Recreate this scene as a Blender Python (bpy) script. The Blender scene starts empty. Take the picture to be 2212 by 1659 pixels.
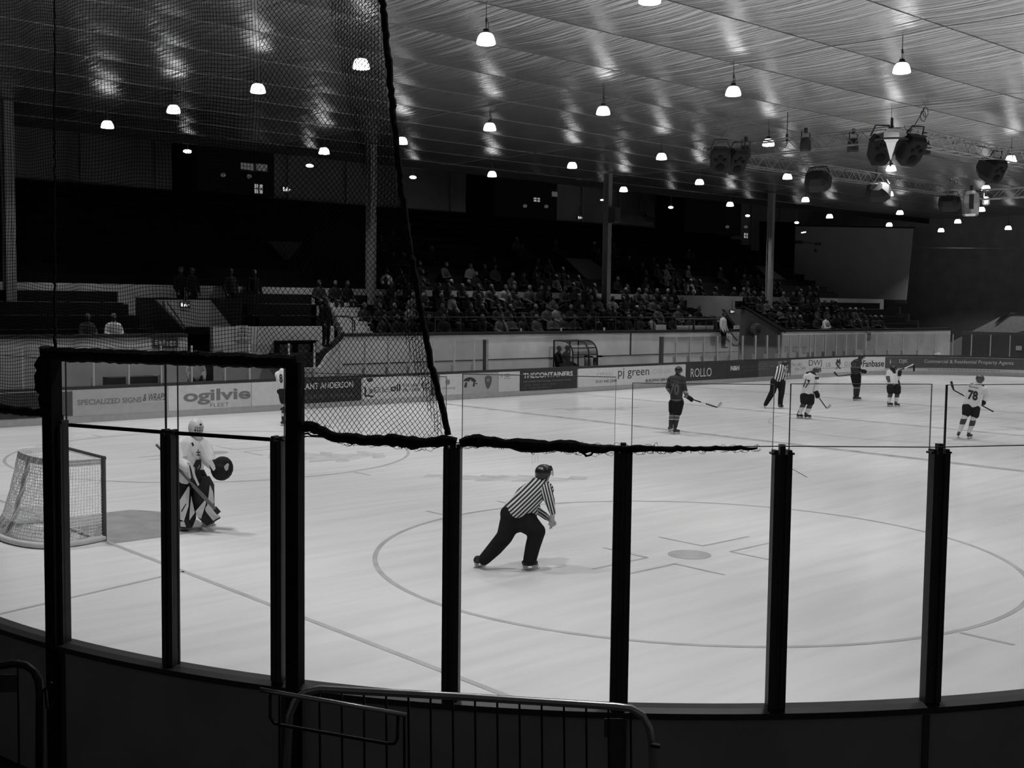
import bpy, bmesh, math, random
import numpy as np
from mathutils import Vector, Matrix
from mathutils.bvhtree import BVHTree
random.seed(7)
PI = math.pi
SC = bpy.context.scene
COL = SC.collection
# ------------------------------------------------------------------ camera
LAMP = 107.0; SPREAD = 110
IW, IH, F = 2212.0, 1659.0, 2521.45
CAM = Vector((-6.9821, -17.4502, 3.5794))
YAW, PIT, ROL = 0.83233, 0.07077, -0.012484
_f = Vector((math.cos(PIT)*math.cos(YAW), math.cos(PIT)*math.sin(YAW), -math.sin(PIT)))
_r = Vector((math.sin(YAW), -math.cos(YAW), 0))
_d = _f.cross(_r)
c_, s_ = math.cos(ROL), math.sin(ROL)
RT = c_*_r + s_*_d
DN = -s_*_r + c_*_d
FW = _f
cd = bpy.data.cameras.new('camera')
cam = bpy.data.objects.new('camera', cd)
COL.objects.link(cam)
cd.sensor_fit = 'HORIZONTAL'; cd.sensor_width = 36.0; cd.lens = F*36.0/IW
cd.clip_start = 0.05; cd.clip_end = 400
m3 = Matrix((RT, -DN, -FW)).transposed()
cam.matrix_world = Matrix.Translation(CAM) @ m3.to_4x4()
SC.camera = cam
SC.view_settings.view_transform = 'Standard'
SC.view_settings.look = 'None'
SC.view_settings.gamma = 1.0
SC.view_settings.use_curve_mapping = False
SC.view_settings.exposure = 0.0
cy = SC.cycles
cy.use_denoising = True
cy.max_bounces = 7; cy.diffuse_bounces = 4; cy.glossy_bounces = 4
cy.transparent_max_bounces = 24; cy.transmission_bounces = 4
cy.sample_clamp_indirect = 6.0
cy.caustics_reflective = False; cy.caustics_refractive = False
cy.blur_glossy = 0.5

def ray(px, py):
    return RT*((px-IW/2)/F) + DN*((py-IH/2)/F) + FW
def at_d(px, py, d): return CAM + ray(px, py)*d
def at_ax(px, py, ax, v):
    r = ray(px, py); return CAM + r*((v-CAM[ax])/r[ax])
def at_x(px, py, v): return at_ax(px, py, 0, v)
def at_y(px, py, v): return at_ax(px, py, 1, v)
def at_z(px, py, v=0.0): return at_ax(px, py, 2, v)
def depth(p): return (p-CAM).dot(FW)
def proj(p):
    v = p-CAM; k = v.dot(FW)
    return IW/2+F*v.dot(RT)/k, IH/2+F*v.dot(DN)/k
# near corner of the rink, a quarter circle
CC = Vector((4.05, -6.88, 0)); CR = 8.05
def cyl(px, py, R=CR):
    r = ray(px, py)
    ox, oy = CAM.x-CC.x, CAM.y-CC.y
    a = r.x*r.x+r.y*r.y; b = 2*(ox*r.x+oy*r.y); c = ox*ox+oy*oy-R*R
    t = (-b-math.sqrt(max(b*b-4*a*c, 0)))/(2*a)
    return CAM + r*t
def cpt(th, z, R=CR): return Vector((CC.x+R*math.cos(th), CC.y+R*math.sin(th), z))
def theta(p): return math.atan2(p.y-CC.y, p.x-CC.x)

# ------------------------------------------------------------------ materials
MATS = {}
def nd(nt, typ, **kw):
    n = nt.nodes.new(typ)
    for k, v in kw.items(): setattr(n, k, v)
    return n
def mat(name, col, rough=0.7, metal=0.0, spec=0.3, var=0.15, scale=6.0, emit=None, bump=0.0, stretch=None):
    if name in MATS: return MATS[name]
    m = bpy.data.materials.new(name); m.use_nodes = True
    nt = m.node_tree; b = nt.nodes['Principled BSDF']
    b.inputs['Roughness'].default_value = rough
    b.inputs['Metallic'].default_value = metal
    b.inputs['Specular IOR Level'].default_value = spec
    c = (col, col, col, 1)
    tc = nd(nt, 'ShaderNodeTexCoord')
    if var > 0:
        src = tc.outputs['Object']
        if stretch:
            mp = nd(nt, 'ShaderNodeMapping'); mp.inputs['Scale'].default_value = stretch
            nt.links.new(src, mp.inputs['Vector']); src = mp.outputs['Vector']
        nz = nd(nt, 'ShaderNodeTexNoise'); nz.inputs['Scale'].default_value = scale; nz.inputs['Detail'].default_value = 4
        nt.links.new(src, nz.inputs['Vector'])
        mr = nd(nt, 'ShaderNodeMapRange')
        mr.inputs['From Min'].default_value = 0.3; mr.inputs['From Max'].default_value = 0.7
        mr.inputs['To Min'].default_value = col*(1-var); mr.inputs['To Max'].default_value = min(col*(1+var), 1)
        nt.links.new(nz.outputs['Fac'], mr.inputs['Value'])
        nt.links.new(mr.outputs['Result'], b.inputs['Base Color'])
        if bump > 0:
            bp = nd(nt, 'ShaderNodeBump'); bp.inputs['Strength'].default_value = bump; bp.inputs['Distance'].default_value = 0.02
            nt.links.new(nz.outputs['Fac'], bp.inputs['Height']); nt.links.new(bp.outputs['Normal'], b.inputs['Normal'])
    else:
        b.inputs['Base Color'].default_value = c
    if emit:
        b.inputs['Emission Color'].default_value = (1, 1, 1, 1)
        b.inputs['Emission Strength'].default_value = emit
    MATS[name] = m
    return m
def mat_glass(name, tint, gloss):
    if name in MATS: return MATS[name]
    m = bpy.data.materials.new(name); m.use_nodes = True
    nt = m.node_tree; nt.nodes.clear()
    o = nd(nt, 'ShaderNodeOutputMaterial')
    tr = nd(nt, 'ShaderNodeBsdfTransparent'); tr.inputs['Color'].default_value = (tint, tint, tint, 1)
    gl = nd(nt, 'ShaderNodeBsdfGlossy'); gl.inputs['Roughness'].default_value = 0.06
    gl.inputs['Color'].default_value = (.9, .9, .9, 1)
    fr = nd(nt, 'ShaderNodeFresnel'); fr.inputs['IOR'].default_value = 1.35
    mu = nd(nt, 'ShaderNodeMath', operation='MULTIPLY'); mu.inputs[1].default_value = gloss
    mx = nd(nt, 'ShaderNodeMixShader')
    nt.links.new(fr.outputs['Fac'], mu.inputs[0]); nt.links.new(mu.outputs[0], mx.inputs['Fac'])
    nt.links.new(tr.outputs[0], mx.inputs[1]); nt.links.new(gl.outputs[0], mx.inputs[2])
    nt.links.new(mx.outputs[0], o.inputs['Surface'])
    MATS[name] = m
    return m
def mat_stripes(name, vec, period, dark=0.015, light=0.72, off=0.0):
    """cloth woven in stripes that run square to vec (metres, object space)"""
    m = bpy.data.materials.new(name); m.use_nodes = True
    nt = m.node_tree; b = nt.nodes['Principled BSDF']; b.inputs['Roughness'].default_value = 0.85
    tc = nd(nt, 'ShaderNodeTexCoord')
    dp = nd(nt, 'ShaderNodeVectorMath', operation='DOT_PRODUCT'); dp.inputs[1].default_value = vec
    nt.links.new(tc.outputs['Object'], dp.inputs[0])
    mu = nd(nt, 'ShaderNodeMath', operation='MULTIPLY_ADD'); mu.inputs[1].default_value = 1/period; mu.inputs[2].default_value = off+1000
    nt.links.new(dp.outputs['Value'], mu.inputs[0])
    fr = nd(nt, 'ShaderNodeMath', operation='FRACT'); nt.links.new(mu.outputs[0], fr.inputs[0])
    gt = nd(nt, 'ShaderNodeMath', operation='GREATER_THAN'); gt.inputs[1].default_value = 0.5
    nt.links.new(fr.outputs[0], gt.inputs[0])
    mr = nd(nt, 'ShaderNodeMapRange'); mr.inputs['To Min'].default_value = dark; mr.inputs['To Max'].default_value = light
    nt.links.new(gt.outputs[0], mr.inputs['Value']); nt.links.new(mr.outputs['Result'], b.inputs['Base Color'])
    return m
def mat_bands(name, base, bands):
    """cloth with horizontal bands: list of (z0, z1, value) in world height"""
    m = bpy.data.materials.new(name); m.use_nodes = True
    nt = m.node_tree; b = nt.nodes['Principled BSDF']; b.inputs['Roughness'].default_value = 0.85
    tc = nd(nt, 'ShaderNodeTexCoord'); sp = nd(nt, 'ShaderNodeSeparateXYZ'); nt.links.new(tc.outputs['Object'], sp.inputs[0])
    prev = None
    for z0, z1, v in bands:
        a = nd(nt, 'ShaderNodeMath', operation='GREATER_THAN'); a.inputs[1].default_value = z0; nt.links.new(sp.outputs['Z'], a.inputs[0])
        c = nd(nt, 'ShaderNodeMath', operation='LESS_THAN'); c.inputs[1].default_value = z1; nt.links.new(sp.outputs['Z'], c.inputs[0])
        ab = nd(nt, 'ShaderNodeMath', operation='MULTIPLY'); nt.links.new(a.outputs[0], ab.inputs[0]); nt.links.new(c.outputs[0], ab.inputs[1])
        mx = nd(nt, 'ShaderNodeMix'); mx.data_type = 'FLOAT'
        nt.links.new(ab.outputs[0], mx.inputs[0])
        if prev is None: mx.inputs[2].default_value = base
        else: nt.links.new(prev, mx.inputs[2])
        mx.inputs[3].default_value = v
        prev = mx.outputs[0]
    nt.links.new(prev, b.inputs['Base Color'])
    return m

# ------------------------------------------------------------------ mesh helpers
class MB:
    def __init__(s): s.v = []; s.f = []
    def add(s, vs, fs):
        n = len(s.v); s.v += [tuple(p) for p in vs]; s.f += [tuple(n+i for i in f) for f in fs]
        return s
    def box(s, lo, hi):
        x0, y0, z0 = lo; x1, y1, z1 = hi
        return s.add([(x0,y0,z0),(x1,y0,z0),(x1,y1,z0),(x0,y1,z0),(x0,y0,z1),(x1,y0,z1),(x1,y1,z1),(x0,y1,z1)],
              [(3,2,1,0),(4,5,6,7),(0,1,5,4),(1,2,6,5),(2,3,7,6),(3,0,4,7)])
    def obox(s, c, ax, ay, az):
        c = Vector(c); ax, ay, az = Vector(ax), Vector(ay), Vector(az)
        P = [c+sx*ax+sy*ay+sz*az for sz in (-1,1) for sx, sy in ((-1,-1),(1,-1),(1,1),(-1,1))]
        return s.add(P, [(3,2,1,0),(4,5,6,7),(0,1,5,4),(1,2,6,5),(2,3,7,6),(3,0,4,7)])
    def bar(s, a, b, w, h, up=(0,0,1)):
        a, b = Vector(a), Vector(b); t = b-a
        u = t.cross(Vector(up)).normalized(); v = u.cross(t).normalized()
        return s.obox((a+b)/2, t/2, u*w/2, v*h/2)
    def tube(s, pts, r, n=6, cap=True):
        pts = [Vector(p) for p in pts]; k = len(pts)
        rs = r if hasattr(r, '__len__') else [r]*k
        base = len(s.v); prevu = None
        for i, p in enumerate(pts):
            t = (pts[min(i+1, k-1)]-pts[max(i-1, 0)])
            t = t.normalized() if t.length > 1e-9 else Vector((0,0,1))
            if prevu is None:
                u = t.orthogonal().normalized()
            else:
                u = prevu - t*prevu.dot(t); u = u.normalized() if u.length > 1e-6 else t.orthogonal().normalized()
            prevu = u; w = t.cross(u)
            for j in range(n):
                a = 2*PI*j/n
                s.v.append(tuple(p+(u*math.cos(a)+w*math.sin(a))*rs[i]))
        for i in range(k-1):
            for j in range(n):
                a = base+i*n+j; b = base+i*n+(j+1) % n
                s.f.append((a, b, b+n, a+n))
        if cap:
            s.f.append(tuple(base+j for j in reversed(range(n))))
            s.f.append(tuple(base+(k-1)*n+j for j in range(n)))
        return s
    def lathe(s, prof, n=16, c=(0,0,0), ax=None):
        """profile of (radius, height) about a vertical axis through c"""
        base = len(s.v); k = len(prof)
        for r, z in prof:
            for j in range(n):
                a = 2*PI*j/n; s.v.append((c[0]+r*math.cos(a), c[1]+r*math.sin(a), c[2]+z))
        for i in range(k-1):
            for j in range(n):
                a = base+i*n+j; b = base+i*n+(j+1) % n
                s.f.append((a, b, b+n, a+n))
        s.f.append(tuple(base+j for j in reversed(range(n))))
        s.f.append(tuple(base+(k-1)*n+j for j in range(n)))
        return s
    def prism(s, poly, off):
        """flat polygon (3-D points) given a thickness vector"""
        n = len(poly); P = [Vector(p) for p in poly]; off = Vector(off)
        b = len(s.v)
        s.v += [tuple(p) for p in P]+[tuple(p+off) for p in P]
        s.f.append(tuple(b+i for i in range(n))); s.f.append(tuple(b+n+i for i in reversed(range(n))))
        for i in range(n):
            j = (i+1) % n; s.f.append((b+j, b+i, b+n+i, b+n+j))
        return s
    def capsule(s, a, ra, b, rb, n=10, m=4):
        a, b = Vector(a), Vector(b); t = b-a
        L = t.length
        t = t/L if L > 1e-6 else Vector((0,0,1))
        u = t.orthogonal().normalized(); w = t.cross(u)
        rings = []
        for i in range(m+1):
            q = PI/2*i/m
            rings.append((a - t*ra*math.cos(q), max(ra*math.sin(q), 1e-4)))
        for i in range(m+1):
            q = PI/2*i/m
            rings.append((b + t*rb*math.sin(q), max(rb*math.cos(q), 1e-4)))
        base = len(s.v)
        for c, r in rings:
            for j in range(n):
                g = 2*PI*j/n; s.v.append(tuple(c+(u*math.cos(g)+w*math.sin(g))*r))
        for i in range(len(rings)-1):
            for j in range(n):
                p = base+i*n+j; q = base+i*n+(j+1) % n
                s.f.append((p, q, q+n, p+n))
        s.f.append(tuple(base+j for j in reversed(range(n))))
        s.f.append(tuple(base+(len(rings)-1)*n+j for j in range(n)))
        return s
    def ell(s, c, ax, ay, az, n=14, m=8):
        c, ax, ay, az = Vector(c), Vector(ax), Vector(ay), Vector(az)
        base = len(s.v)
        for i in range(m+1):
            q = PI*(i+0.02)/(m+0.04)
            for j in range(n):
                g = 2*PI*j/n
                s.v.append(tuple(c+ax*math.sin(q)*math.cos(g)+ay*math.sin(q)*math.sin(g)+az*math.cos(q)))
        for i in range(m):
            for j in range(n):
                p = base+i*n+j; q = base+i*n+(j+1) % n
                s.f.append((p, p+n, q+n, q))
        s.f.append(tuple(base+j for j in range(n)))
        s.f.append(tuple(base+m*n+j for j in reversed(range(n))))
        return s
    def mesh(s, name):
        me = bpy.data.meshes.new(name); me.from_pydata(s.v, [], s.f); me.update()
        return me
def smooth(me, ang=None):
    for p in me.polygons: p.use_smooth = True
    if ang is not None:
        try: me.set_sharp_from_angle(angle=ang)
        except Exception: pass
def link(name, me, m, parent=None, sm=None):
    o = bpy.data.objects.new(name, me); COL.objects.link(o)
    if m is not None: me.materials.append(m)
    if sm: smooth(me, sm)
    if parent is not None:
        o.parent = parent
        if parent.matrix_world != Matrix.Identity(4):
            o.matrix_parent_inverse = Matrix.Translation(-parent.location)
    return o
def obj(name, mb, m, parent=None, sm=None): return link(name, mb.mesh(name), m, parent, sm)
def recalc(o):
    bm = bmesh.new(); bm.from_mesh(o.data); bmesh.ops.recalc_face_normals(bm, faces=bm.faces); bm.to_mesh(o.data); bm.free()
def tag(o, label, cat, group=None, kind=None):
    o['label'] = label; o['category'] = cat
    if group: o['group'] = group
    if kind: o['kind'] = kind
    return o
def thing(name, label, cat, loc=(0,0,0), group=None):
    o = bpy.data.objects.new(name, None); COL.objects.link(o); o.location = loc; o.empty_display_size = 0.1
    bpy.context.view_layer.update() if False else None
    o.matrix_world = Matrix.Translation(Vector(loc))
    return tag(o, label, cat, group)
def struct(name, mb, m, label=None, sm=None):
    o = obj(name, mb, m, None, sm); o['kind'] = 'structure'
    if label: o['label'] = label; o['category'] = name.split('_')[0]
    return o
def copy_tree(root, loc, label, group=None, swap=None):
    r = root.copy(); COL.objects.link(r); r.matrix_world = Matrix.Translation(Vector(loc)); r['label'] = label
    if group: r['group'] = group
    def rec(src, dst):
        for ch in src.children:
            c = ch.copy(); COL.objects.link(c); c.parent = dst
            c.matrix_parent_inverse = ch.matrix_parent_inverse.copy(); c.matrix_basis = ch.matrix_basis.copy()
            if swap and ch.name.split('.')[0] in swap and c.type == 'MESH':
                c.material_slots[0].link = 'OBJECT'; c.material_slots[0].material = swap[ch.name.split('.')[0]]
            rec(ch, c)
    rec(root, r)
    return r
def ordinal(n):
    w = ['zeroth','first','second','third','fourth','fifth','sixth','seventh','eighth','ninth','tenth','eleventh','twelfth',
         'thirteenth','fourteenth','fifteenth','sixteenth','seventeenth','eighteenth','nineteenth','twentieth']
    if n <= 20: return w[n]
    t = {2:'twenty',3:'thirty',4:'forty',5:'fifty'}[n//10]
    return (t+'-'+w[n % 10]) if n % 10 else t[:-1]+'ieth'
_txt = {}
def text2d(txt, shear=0.0, weight=0.0):
    """default-font lettering as flat triangles normalised to the unit square"""
    key = (txt, shear, weight)
    if key in _txt: return _txt[key]
    if txt[0] == '~':          # too small to read: a line of worn strokes, one per letter
        vs, fs = [], []; n = len(txt)-1; rr = random.Random(txt)
        for i, ch in enumerate(txt[1:]):
            if ch == ' ': continue
            x = i/n; w = .8/n; h = .8+.2*rr.random(); t_ = .24*w; g = rr.randrange(4)
            Q = [(0, 0, t_, h)]                                       # stem, then a bowl, arms or a second stem
            if g in (0, 3): Q += [(w-t_, 0, w, h)]
            if g in (0, 1): Q += [(t_, h*.82, w, h)]
            if g in (1, 2): Q += [(t_, 0, w, h*.18)]
            if g in (1, 2, 3): Q += [(t_, h*.42, w*.9, h*.58)]
            for x0, y0, x1, y1 in Q:
                k = len(vs); vs += [(x+x0, y0), (x+x1, y0), (x+x1, y1), (x+x0, y1)]; fs.append((k, k+1, k+2, k+3))
        _txt[key] = (vs, fs); return vs, fs
    cu = bpy.data.curves.new('t', 'FONT'); cu.body = txt; cu.shear = shear; cu.resolution_u = 4
    if weight: cu.offset = weight
    o = bpy.data.objects.new('t', cu); COL.objects.link(o)
    dg = bpy.context.evaluated_depsgraph_get(); me = bpy.data.meshes.new_from_object(o.evaluated_get(dg))
    bm = bmesh.new(); bm.from_mesh(me); bmesh.ops.triangulate(bm, faces=bm.faces)
    vs = [(v.co.x, v.co.y) for v in bm.verts]; fs = [tuple(v.index for v in f.verts) for f in bm.faces]
    bm.free(); bpy.data.objects.remove(o); bpy.data.curves.remove(cu); bpy.data.meshes.remove(me)
    x0 = min(v[0] for v in vs); x1 = max(v[0] for v in vs); y0 = min(v[1] for v in vs); y1 = max(v[1] for v in vs)
    vs = [((x-x0)/(x1-x0+1e-9), (y-y0)/(y1-y0+1e-9)) for x, y in vs]
    _txt[key] = (vs, fs)
    return vs, fs

# ------------------------------------------------------------------ colours
M_black = mat('black_steel', 0.05, 0.5, 0.0, 0.3, 0.2)
M_blackmatt = mat('black_cord', 0.02, 0.95, 0, 0.05, 0.2)
M_dark = mat('dark_paint', 0.025, 0.6, 0, 0.2, 0.2)
M_rail = mat('dark_rail', 0.035, 0.45, 0, 0.3, 0.1)
M_white = mat('white_paint', 0.72, 0.6, 0, 0.3, 0.06)
M_metal = mat('worn_steel', 0.35, 0.42, 0.85, 0.5, 0.15)
M_alu = mat('aluminium', 0.55, 0.35, 0.9, 0.5, 0.1)
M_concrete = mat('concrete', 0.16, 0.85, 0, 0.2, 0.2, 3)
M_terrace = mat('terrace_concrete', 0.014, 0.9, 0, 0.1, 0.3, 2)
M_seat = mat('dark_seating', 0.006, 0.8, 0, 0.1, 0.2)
# ================================================================== the hall
RX0, RX1, RY = -4.0, 53.4, 15.0         # rink: ends and half width
XE, YB = 71.0, 32.4                     # end wall, back wall of the far stand
ZC = 9.75
mb = MB().box((-16, -26, -0.30), (XE+1, YB+1, -0.02))
struct('floor', mb, mat('concrete_floor', 0.05, 0.85, 0, 0.2, 0.25, 1.5), 'dark concrete hall floor around the rink')
# --- rink outline -------------------------------------------------
def outline(n=24, inset=0.0):
    r = 8.0-inset; pts = []
    for cx, cy_, a0 in ((RX1-8, RY-8, 0), (RX0+8, RY-8, PI/2), (RX0+8, -RY+8, PI), (RX1-8, -RY+8, 1.5*PI)):
        for i in range(n+1):
            a = a0+PI/2*i/n; pts.append((cx+r*math.cos(a), cy_+r*math.sin(a)))
    return pts
# --- ice ------------------------------------------------------------
def ice_material():
    m = bpy.data.materials.new('ice'); m.use_nodes = True
    nt = m.node_tree; b = nt.nodes['Principled BSDF']
    tc = nd(nt, 'ShaderNodeTexCoord')
    def noise(scale, stretch, rot, det=5):
        mp = nd(nt, 'ShaderNodeMapping'); mp.inputs['Scale'].default_value = stretch; mp.inputs['Rotation'].default_value = (0, 0, rot)
        nt.links.new(tc.outputs['Object'], mp.inputs['Vector'])
        n = nd(nt, 'ShaderNodeTexNoise'); n.inputs['Scale'].default_value = scale; n.inputs['Detail'].default_value = det
        nt.links.new(mp.outputs[0], n.inputs['Vector']); return n.outputs['Fac']
    def ramp(src, a, b_, lo, hi):
        r = nd(nt, 'ShaderNodeMapRange'); r.inputs['From Min'].default_value = a; r.inputs['From Max'].default_value = b_
        r.inputs['To Min'].default_value = lo; r.inputs['To Max'].default_value = hi; nt.links.new(src, r.inputs['Value']); return r.outputs[0]
    # skate cuts scraped along and across, soft snow patches
    a = ramp(noise(1.3, (0.3, 3.0, 1), 0.75), .42, .75, 1.0, .90)
    c = ramp(noise(0.9, (0.25, 2.2, 1), -0.35), .45, .75, 1.0, .92)
    d = ramp(noise(0.16, (1, 1, 1), 0, 3), .35, .7, .93, 1.03)
    e = ramp(noise(4.0, (0.15, 6.0, 1), 0.9, 3), .5, .72, 1.0, 1.008)
    x = a
    for y in (c, d, e):
        mu = nd(nt, 'ShaderNodeMath', operation='MULTIPLY'); nt.links.new(x, mu.inputs[0]); nt.links.new(y, mu.inputs[1]); x = mu.outputs[0]
    mu = nd(nt, 'ShaderNodeMath', operation='MULTIPLY'); mu.inputs[1].default_value = 0.80; nt.links.new(x, mu.inputs[0])
    nt.links.new(mu.outputs[0], b.inputs['Base Color'])
    b.inputs['Specular IOR Level'].default_value = 0.08
    rr = ramp(noise(2.0, (0.4, 2, 1), 0.5), .35, .7, .17, .21); nt.links.new(rr, b.inputs['Roughness'])
    return m
M_ice = ice_material()
o2 = outline()
mb = MB().prism([(x, y, 0.0) for x, y in o2], (0, 0, -0.02))
ICE = struct('ice_sheet', mb, M_ice, 'white ice surface of the rink with faded markings')
recalc(ICE)
def paint(name, col, wear):
    """line paint seen through scraped ice: fades to the ice colour in patches"""
    m = bpy.data.materials.new(name); m.use_nodes = True
    nt = m.node_tree; b = nt.nodes['Principled BSDF']
    tc = nd(nt, 'ShaderNodeTexCoord'); n = nd(nt, 'ShaderNodeTexNoise'); n.inputs['Scale'].default_value = 2.5; n.inputs['Detail'].default_value = 6
    nt.links.new(tc.outputs['Object'], n.inputs['Vector'])
    r = nd(nt, 'ShaderNodeMapRange'); r.inputs['From Min'].default_value = .3; r.inputs['From Max'].default_value = .7
    r.inputs['To Min'].default_value = col; r.inputs['To Max'].default_value = col+(0.72-col)*wear
    nt.links.new(n.outputs['Fac'], r.inputs['Value']); nt.links.new(r.outputs[0], b.inputs['Base Color'])
    b.inputs['Roughness'].default_value = .2; b.inputs['Specular IOR Level'].default_value = .08
    return m
P_line = paint('line_paint', 0.44, .4); P_dark = paint('line_paint_dark', 0.25, .3); P_crease = paint('crease_paint', 0.30, .25); P_logo = paint('logo_paint', 0.50, .9)
ZP = 0.003
def strip(a, b, w):
    a, b = Vector((a[0], a[1], ZP)), Vector((b[0], b[1], ZP)); t = (b-a).normalized(); n = Vector((-t.y, t.x, 0))*w/2
    return [a+n, a-n, b-n, b+n]
def mark(name, quads, m):
    mb = MB()
    for q in quads: mb.add(q, [tuple(range(len(q)))])
    return obj(name, mb, m, ICE)
mark('goal_line', [strip((0, -13.9), (0, 13.9), .075)], P_line)
mark('blue_line', [strip((18.46, -15), (18.46, 15), .30)], paint('blue_paint', .33, .8))
mark('centre_line', [strip((25.5, -15), (25.5, 15), .30)], paint('centre_paint', .45, .8))
mark('blue_line', [strip((32.5, -15), (32.5, 15), .30)], MATS.get('blue_paint') or P_logo)
mark('trapezoid_line', [strip((0, -3.45), (-3.98, -4.4), .06)], P_line)
mark('trapezoid_line', [strip((0, 3.45), (-3.98, 4.4), .06)], P_line)
def ring(c, r, w, n=96):
    mb = MB()
    for i in range(n):
        a, b = 2*PI*i/n, 2*PI*(i+1)/n
        mb.add([(c[0]+q*math.cos(t), c[1]+q*math.sin(t), ZP) for q, t in ((r-w, a), (r, a), (r, b), (r-w, b))], [(0, 1, 2, 3)])
    return mb
for k, (cx, cy_) in enumerate(((6, -7), (6, 7))):
    obj('face_off_circle', ring((cx, cy_), 4.5, .07), P_line, ICE)
    mb = MB(); mb.add([(cx+.31*math.cos(2*PI*i/24), cy_+.31*math.sin(2*PI*i/24), ZP) for i in range(24)], [tuple(range(24))])
    obj('face_off_spot', mb, P_line, ICE)
    qs = []
    for sx in (-1, 1):
        for sy in (-1, 1):
            qs.append(strip((cx+sx*.62, cy_+sy*.25), (cx+sx*1.75, cy_+sy*.25), .05))
            qs.append(strip((cx+sx*.62, cy_+sy*.25), (cx+sx*.62, cy_+sy*1.1), .05))
            qs.append(strip((cx+sx*.8, cy_+sy*4.45), (cx+sx*.8, cy_+sy*5.05), .06))
    mark('hash_marks', qs, P_line)
for cx in (20.0, 30.9):
    mb = MB(); mb.add([(cx+.3*math.cos(2*PI*i/24), -7+.3*math.sin(2*PI*i/24), ZP) for i in range(24)], [tuple(range(24))]); obj('face_off_spot', mb, P_line, ICE)
obj('centre_circle', ring((25.5, 0), 4.5, .06), P_logo, ICE)
cr = [(0, -1.22), (1.37, -1.22)]+[(1.83*math.cos(a), 1.83*math.sin(a)) for a in np.linspace(-0.70, 0.70, 14)]+[(1.37, 1.22), (0, 1.22)]
mb = MB(); mb.add([(x, y, ZP*.7) for x, y in cr], [tuple(range(len(cr)))]); obj('goal_crease', mb, P_crease, ICE)
# faded sponsor logo patches painted under the ice
for k, (cx, cy_, a, w, h) in enumerate(((8.75, 0.0, -0.78, 3.3, 1.2), (21.6, 9.6, -0.4, 3.2, 1.6), (7.7, 4.9, -.5, 2.6, 2.4), (24.0, -6.2, .6, 3.6, 1.1), (27.5, -2.2, -.5, 2.8, 1.5))):
    rnd = random.Random(k); mb = MB(); ca, sa = math.cos(a), math.sin(a)
    for i in range(9):
        u = -w/2+w*(i+.5)/9; hh = h*(.35+.6*rnd.random())*(1-.6*abs(u)/(w/2)); v0 = (rnd.random()-.5)*h*.3; ww = w/9*.62
        P = [(u-ww, v0-hh*.5), (u+ww*.7, v0-hh*.5+.08), (u+ww, v0+hh*.35), (u-ww*.6, v0+hh*.5)]
        mb.add([(cx+x*ca-y*sa, cy_+x*sa+y*ca, ZP*(.8+.02*i)) for x, y in P], [(0, 1, 2, 3)])
    obj('ice_logo', mb, P_logo, ICE)

# --- boards ---------------------------------------------------------
BH = 1.03
def P_s(s, z, off=0.0):
    """point on the inner face of the far and right-hand boards, by distance s along it; off = towards the ice"""
    R = 8.0-off
    if s < 4:
        ph = (4-s)/8; return Vector((4-R*math.sin(ph), 7+R*math.cos(ph), z))
    if s <= RX1-8: return Vector((s, RY-off, z))
    ph = (s-(RX1-8))/8
    if ph <= PI/2: return Vector((RX1-8+R*math.sin(ph), 7+R*math.cos(ph), z))
    return Vector((RX1-off, 7-(s-(RX1-8)-4*PI), z))
S_END = RX1-8+4*PI
def s_of(px, z=0.6):
    lo, hi = -5.0, S_END+9
    for _ in range(40):
        m = (lo+hi)/2
        if proj(P_s(m, z))[0] < px: lo = m
        else: hi = m
    return (lo+hi)/2
def sz_of(px, py):
    z = .6
    for _ in range(4):
        s = s_of(px, z); y1 = proj(P_s(s, 0))[1]; y2 = proj(P_s(s, 1))[1]
        z = (py-y1)/(y2-y1)
    return s, z
def sweep(s0, s1, prof, step=.5):
    """prof: closed list of (off, z) carried along the boards from s0 to s1"""
    n = max(2, int(abs(s1-s0)/step)+1); mb = MB(); k = len(prof)
    for i in range(n+1):
        s = s0+(s1-s0)*i/n
        for off, z in prof: mb.v.append(tuple(P_s(s, z, off)))
    for i in range(n):
        for j in range(k):
            a = i*k+j; b = i*k+(j+1) % k; mb.f.append((a, b, b+k, a+k))
    mb.f.append(tuple(range(k))); mb.f.append(tuple(n*k+j for j in reversed(range(k))))
    return mb
SL = -8.0     # left end of the far boards
def rink_boards(name, s0, s1, label):
    t = thing(name, label, 'rink boards', P_s((s0+s1)/2, 0))
    for nm, prof, m in (('board_face', [(0, .0), (0, .97), (-.1, .97), (-.1, .0)], mat('board_white', .60, .5, 0, .3, .05)),
                        ('kick_plate', [(.012, .0), (.012, .2), (.002, .2), (.002, .0)], mat('kick_plate', .42, .5, 0, .3, .08)),
                        ('top_rail', [(.02, .95), (.02, BH), (-.14, BH), (-.14, .95)], M_rail)):
        o = obj(nm, sweep(s0, s1, prof), m, t); recalc(o)
    return t
rink_boards('rink_boards', SL, RX1-8, 'long white dasher boards with dark top rail along the far side of the ice')
rink_boards('rink_boards', RX1-8, S_END+16, 'white dasher boards curving round the far right end of the ice')

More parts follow.
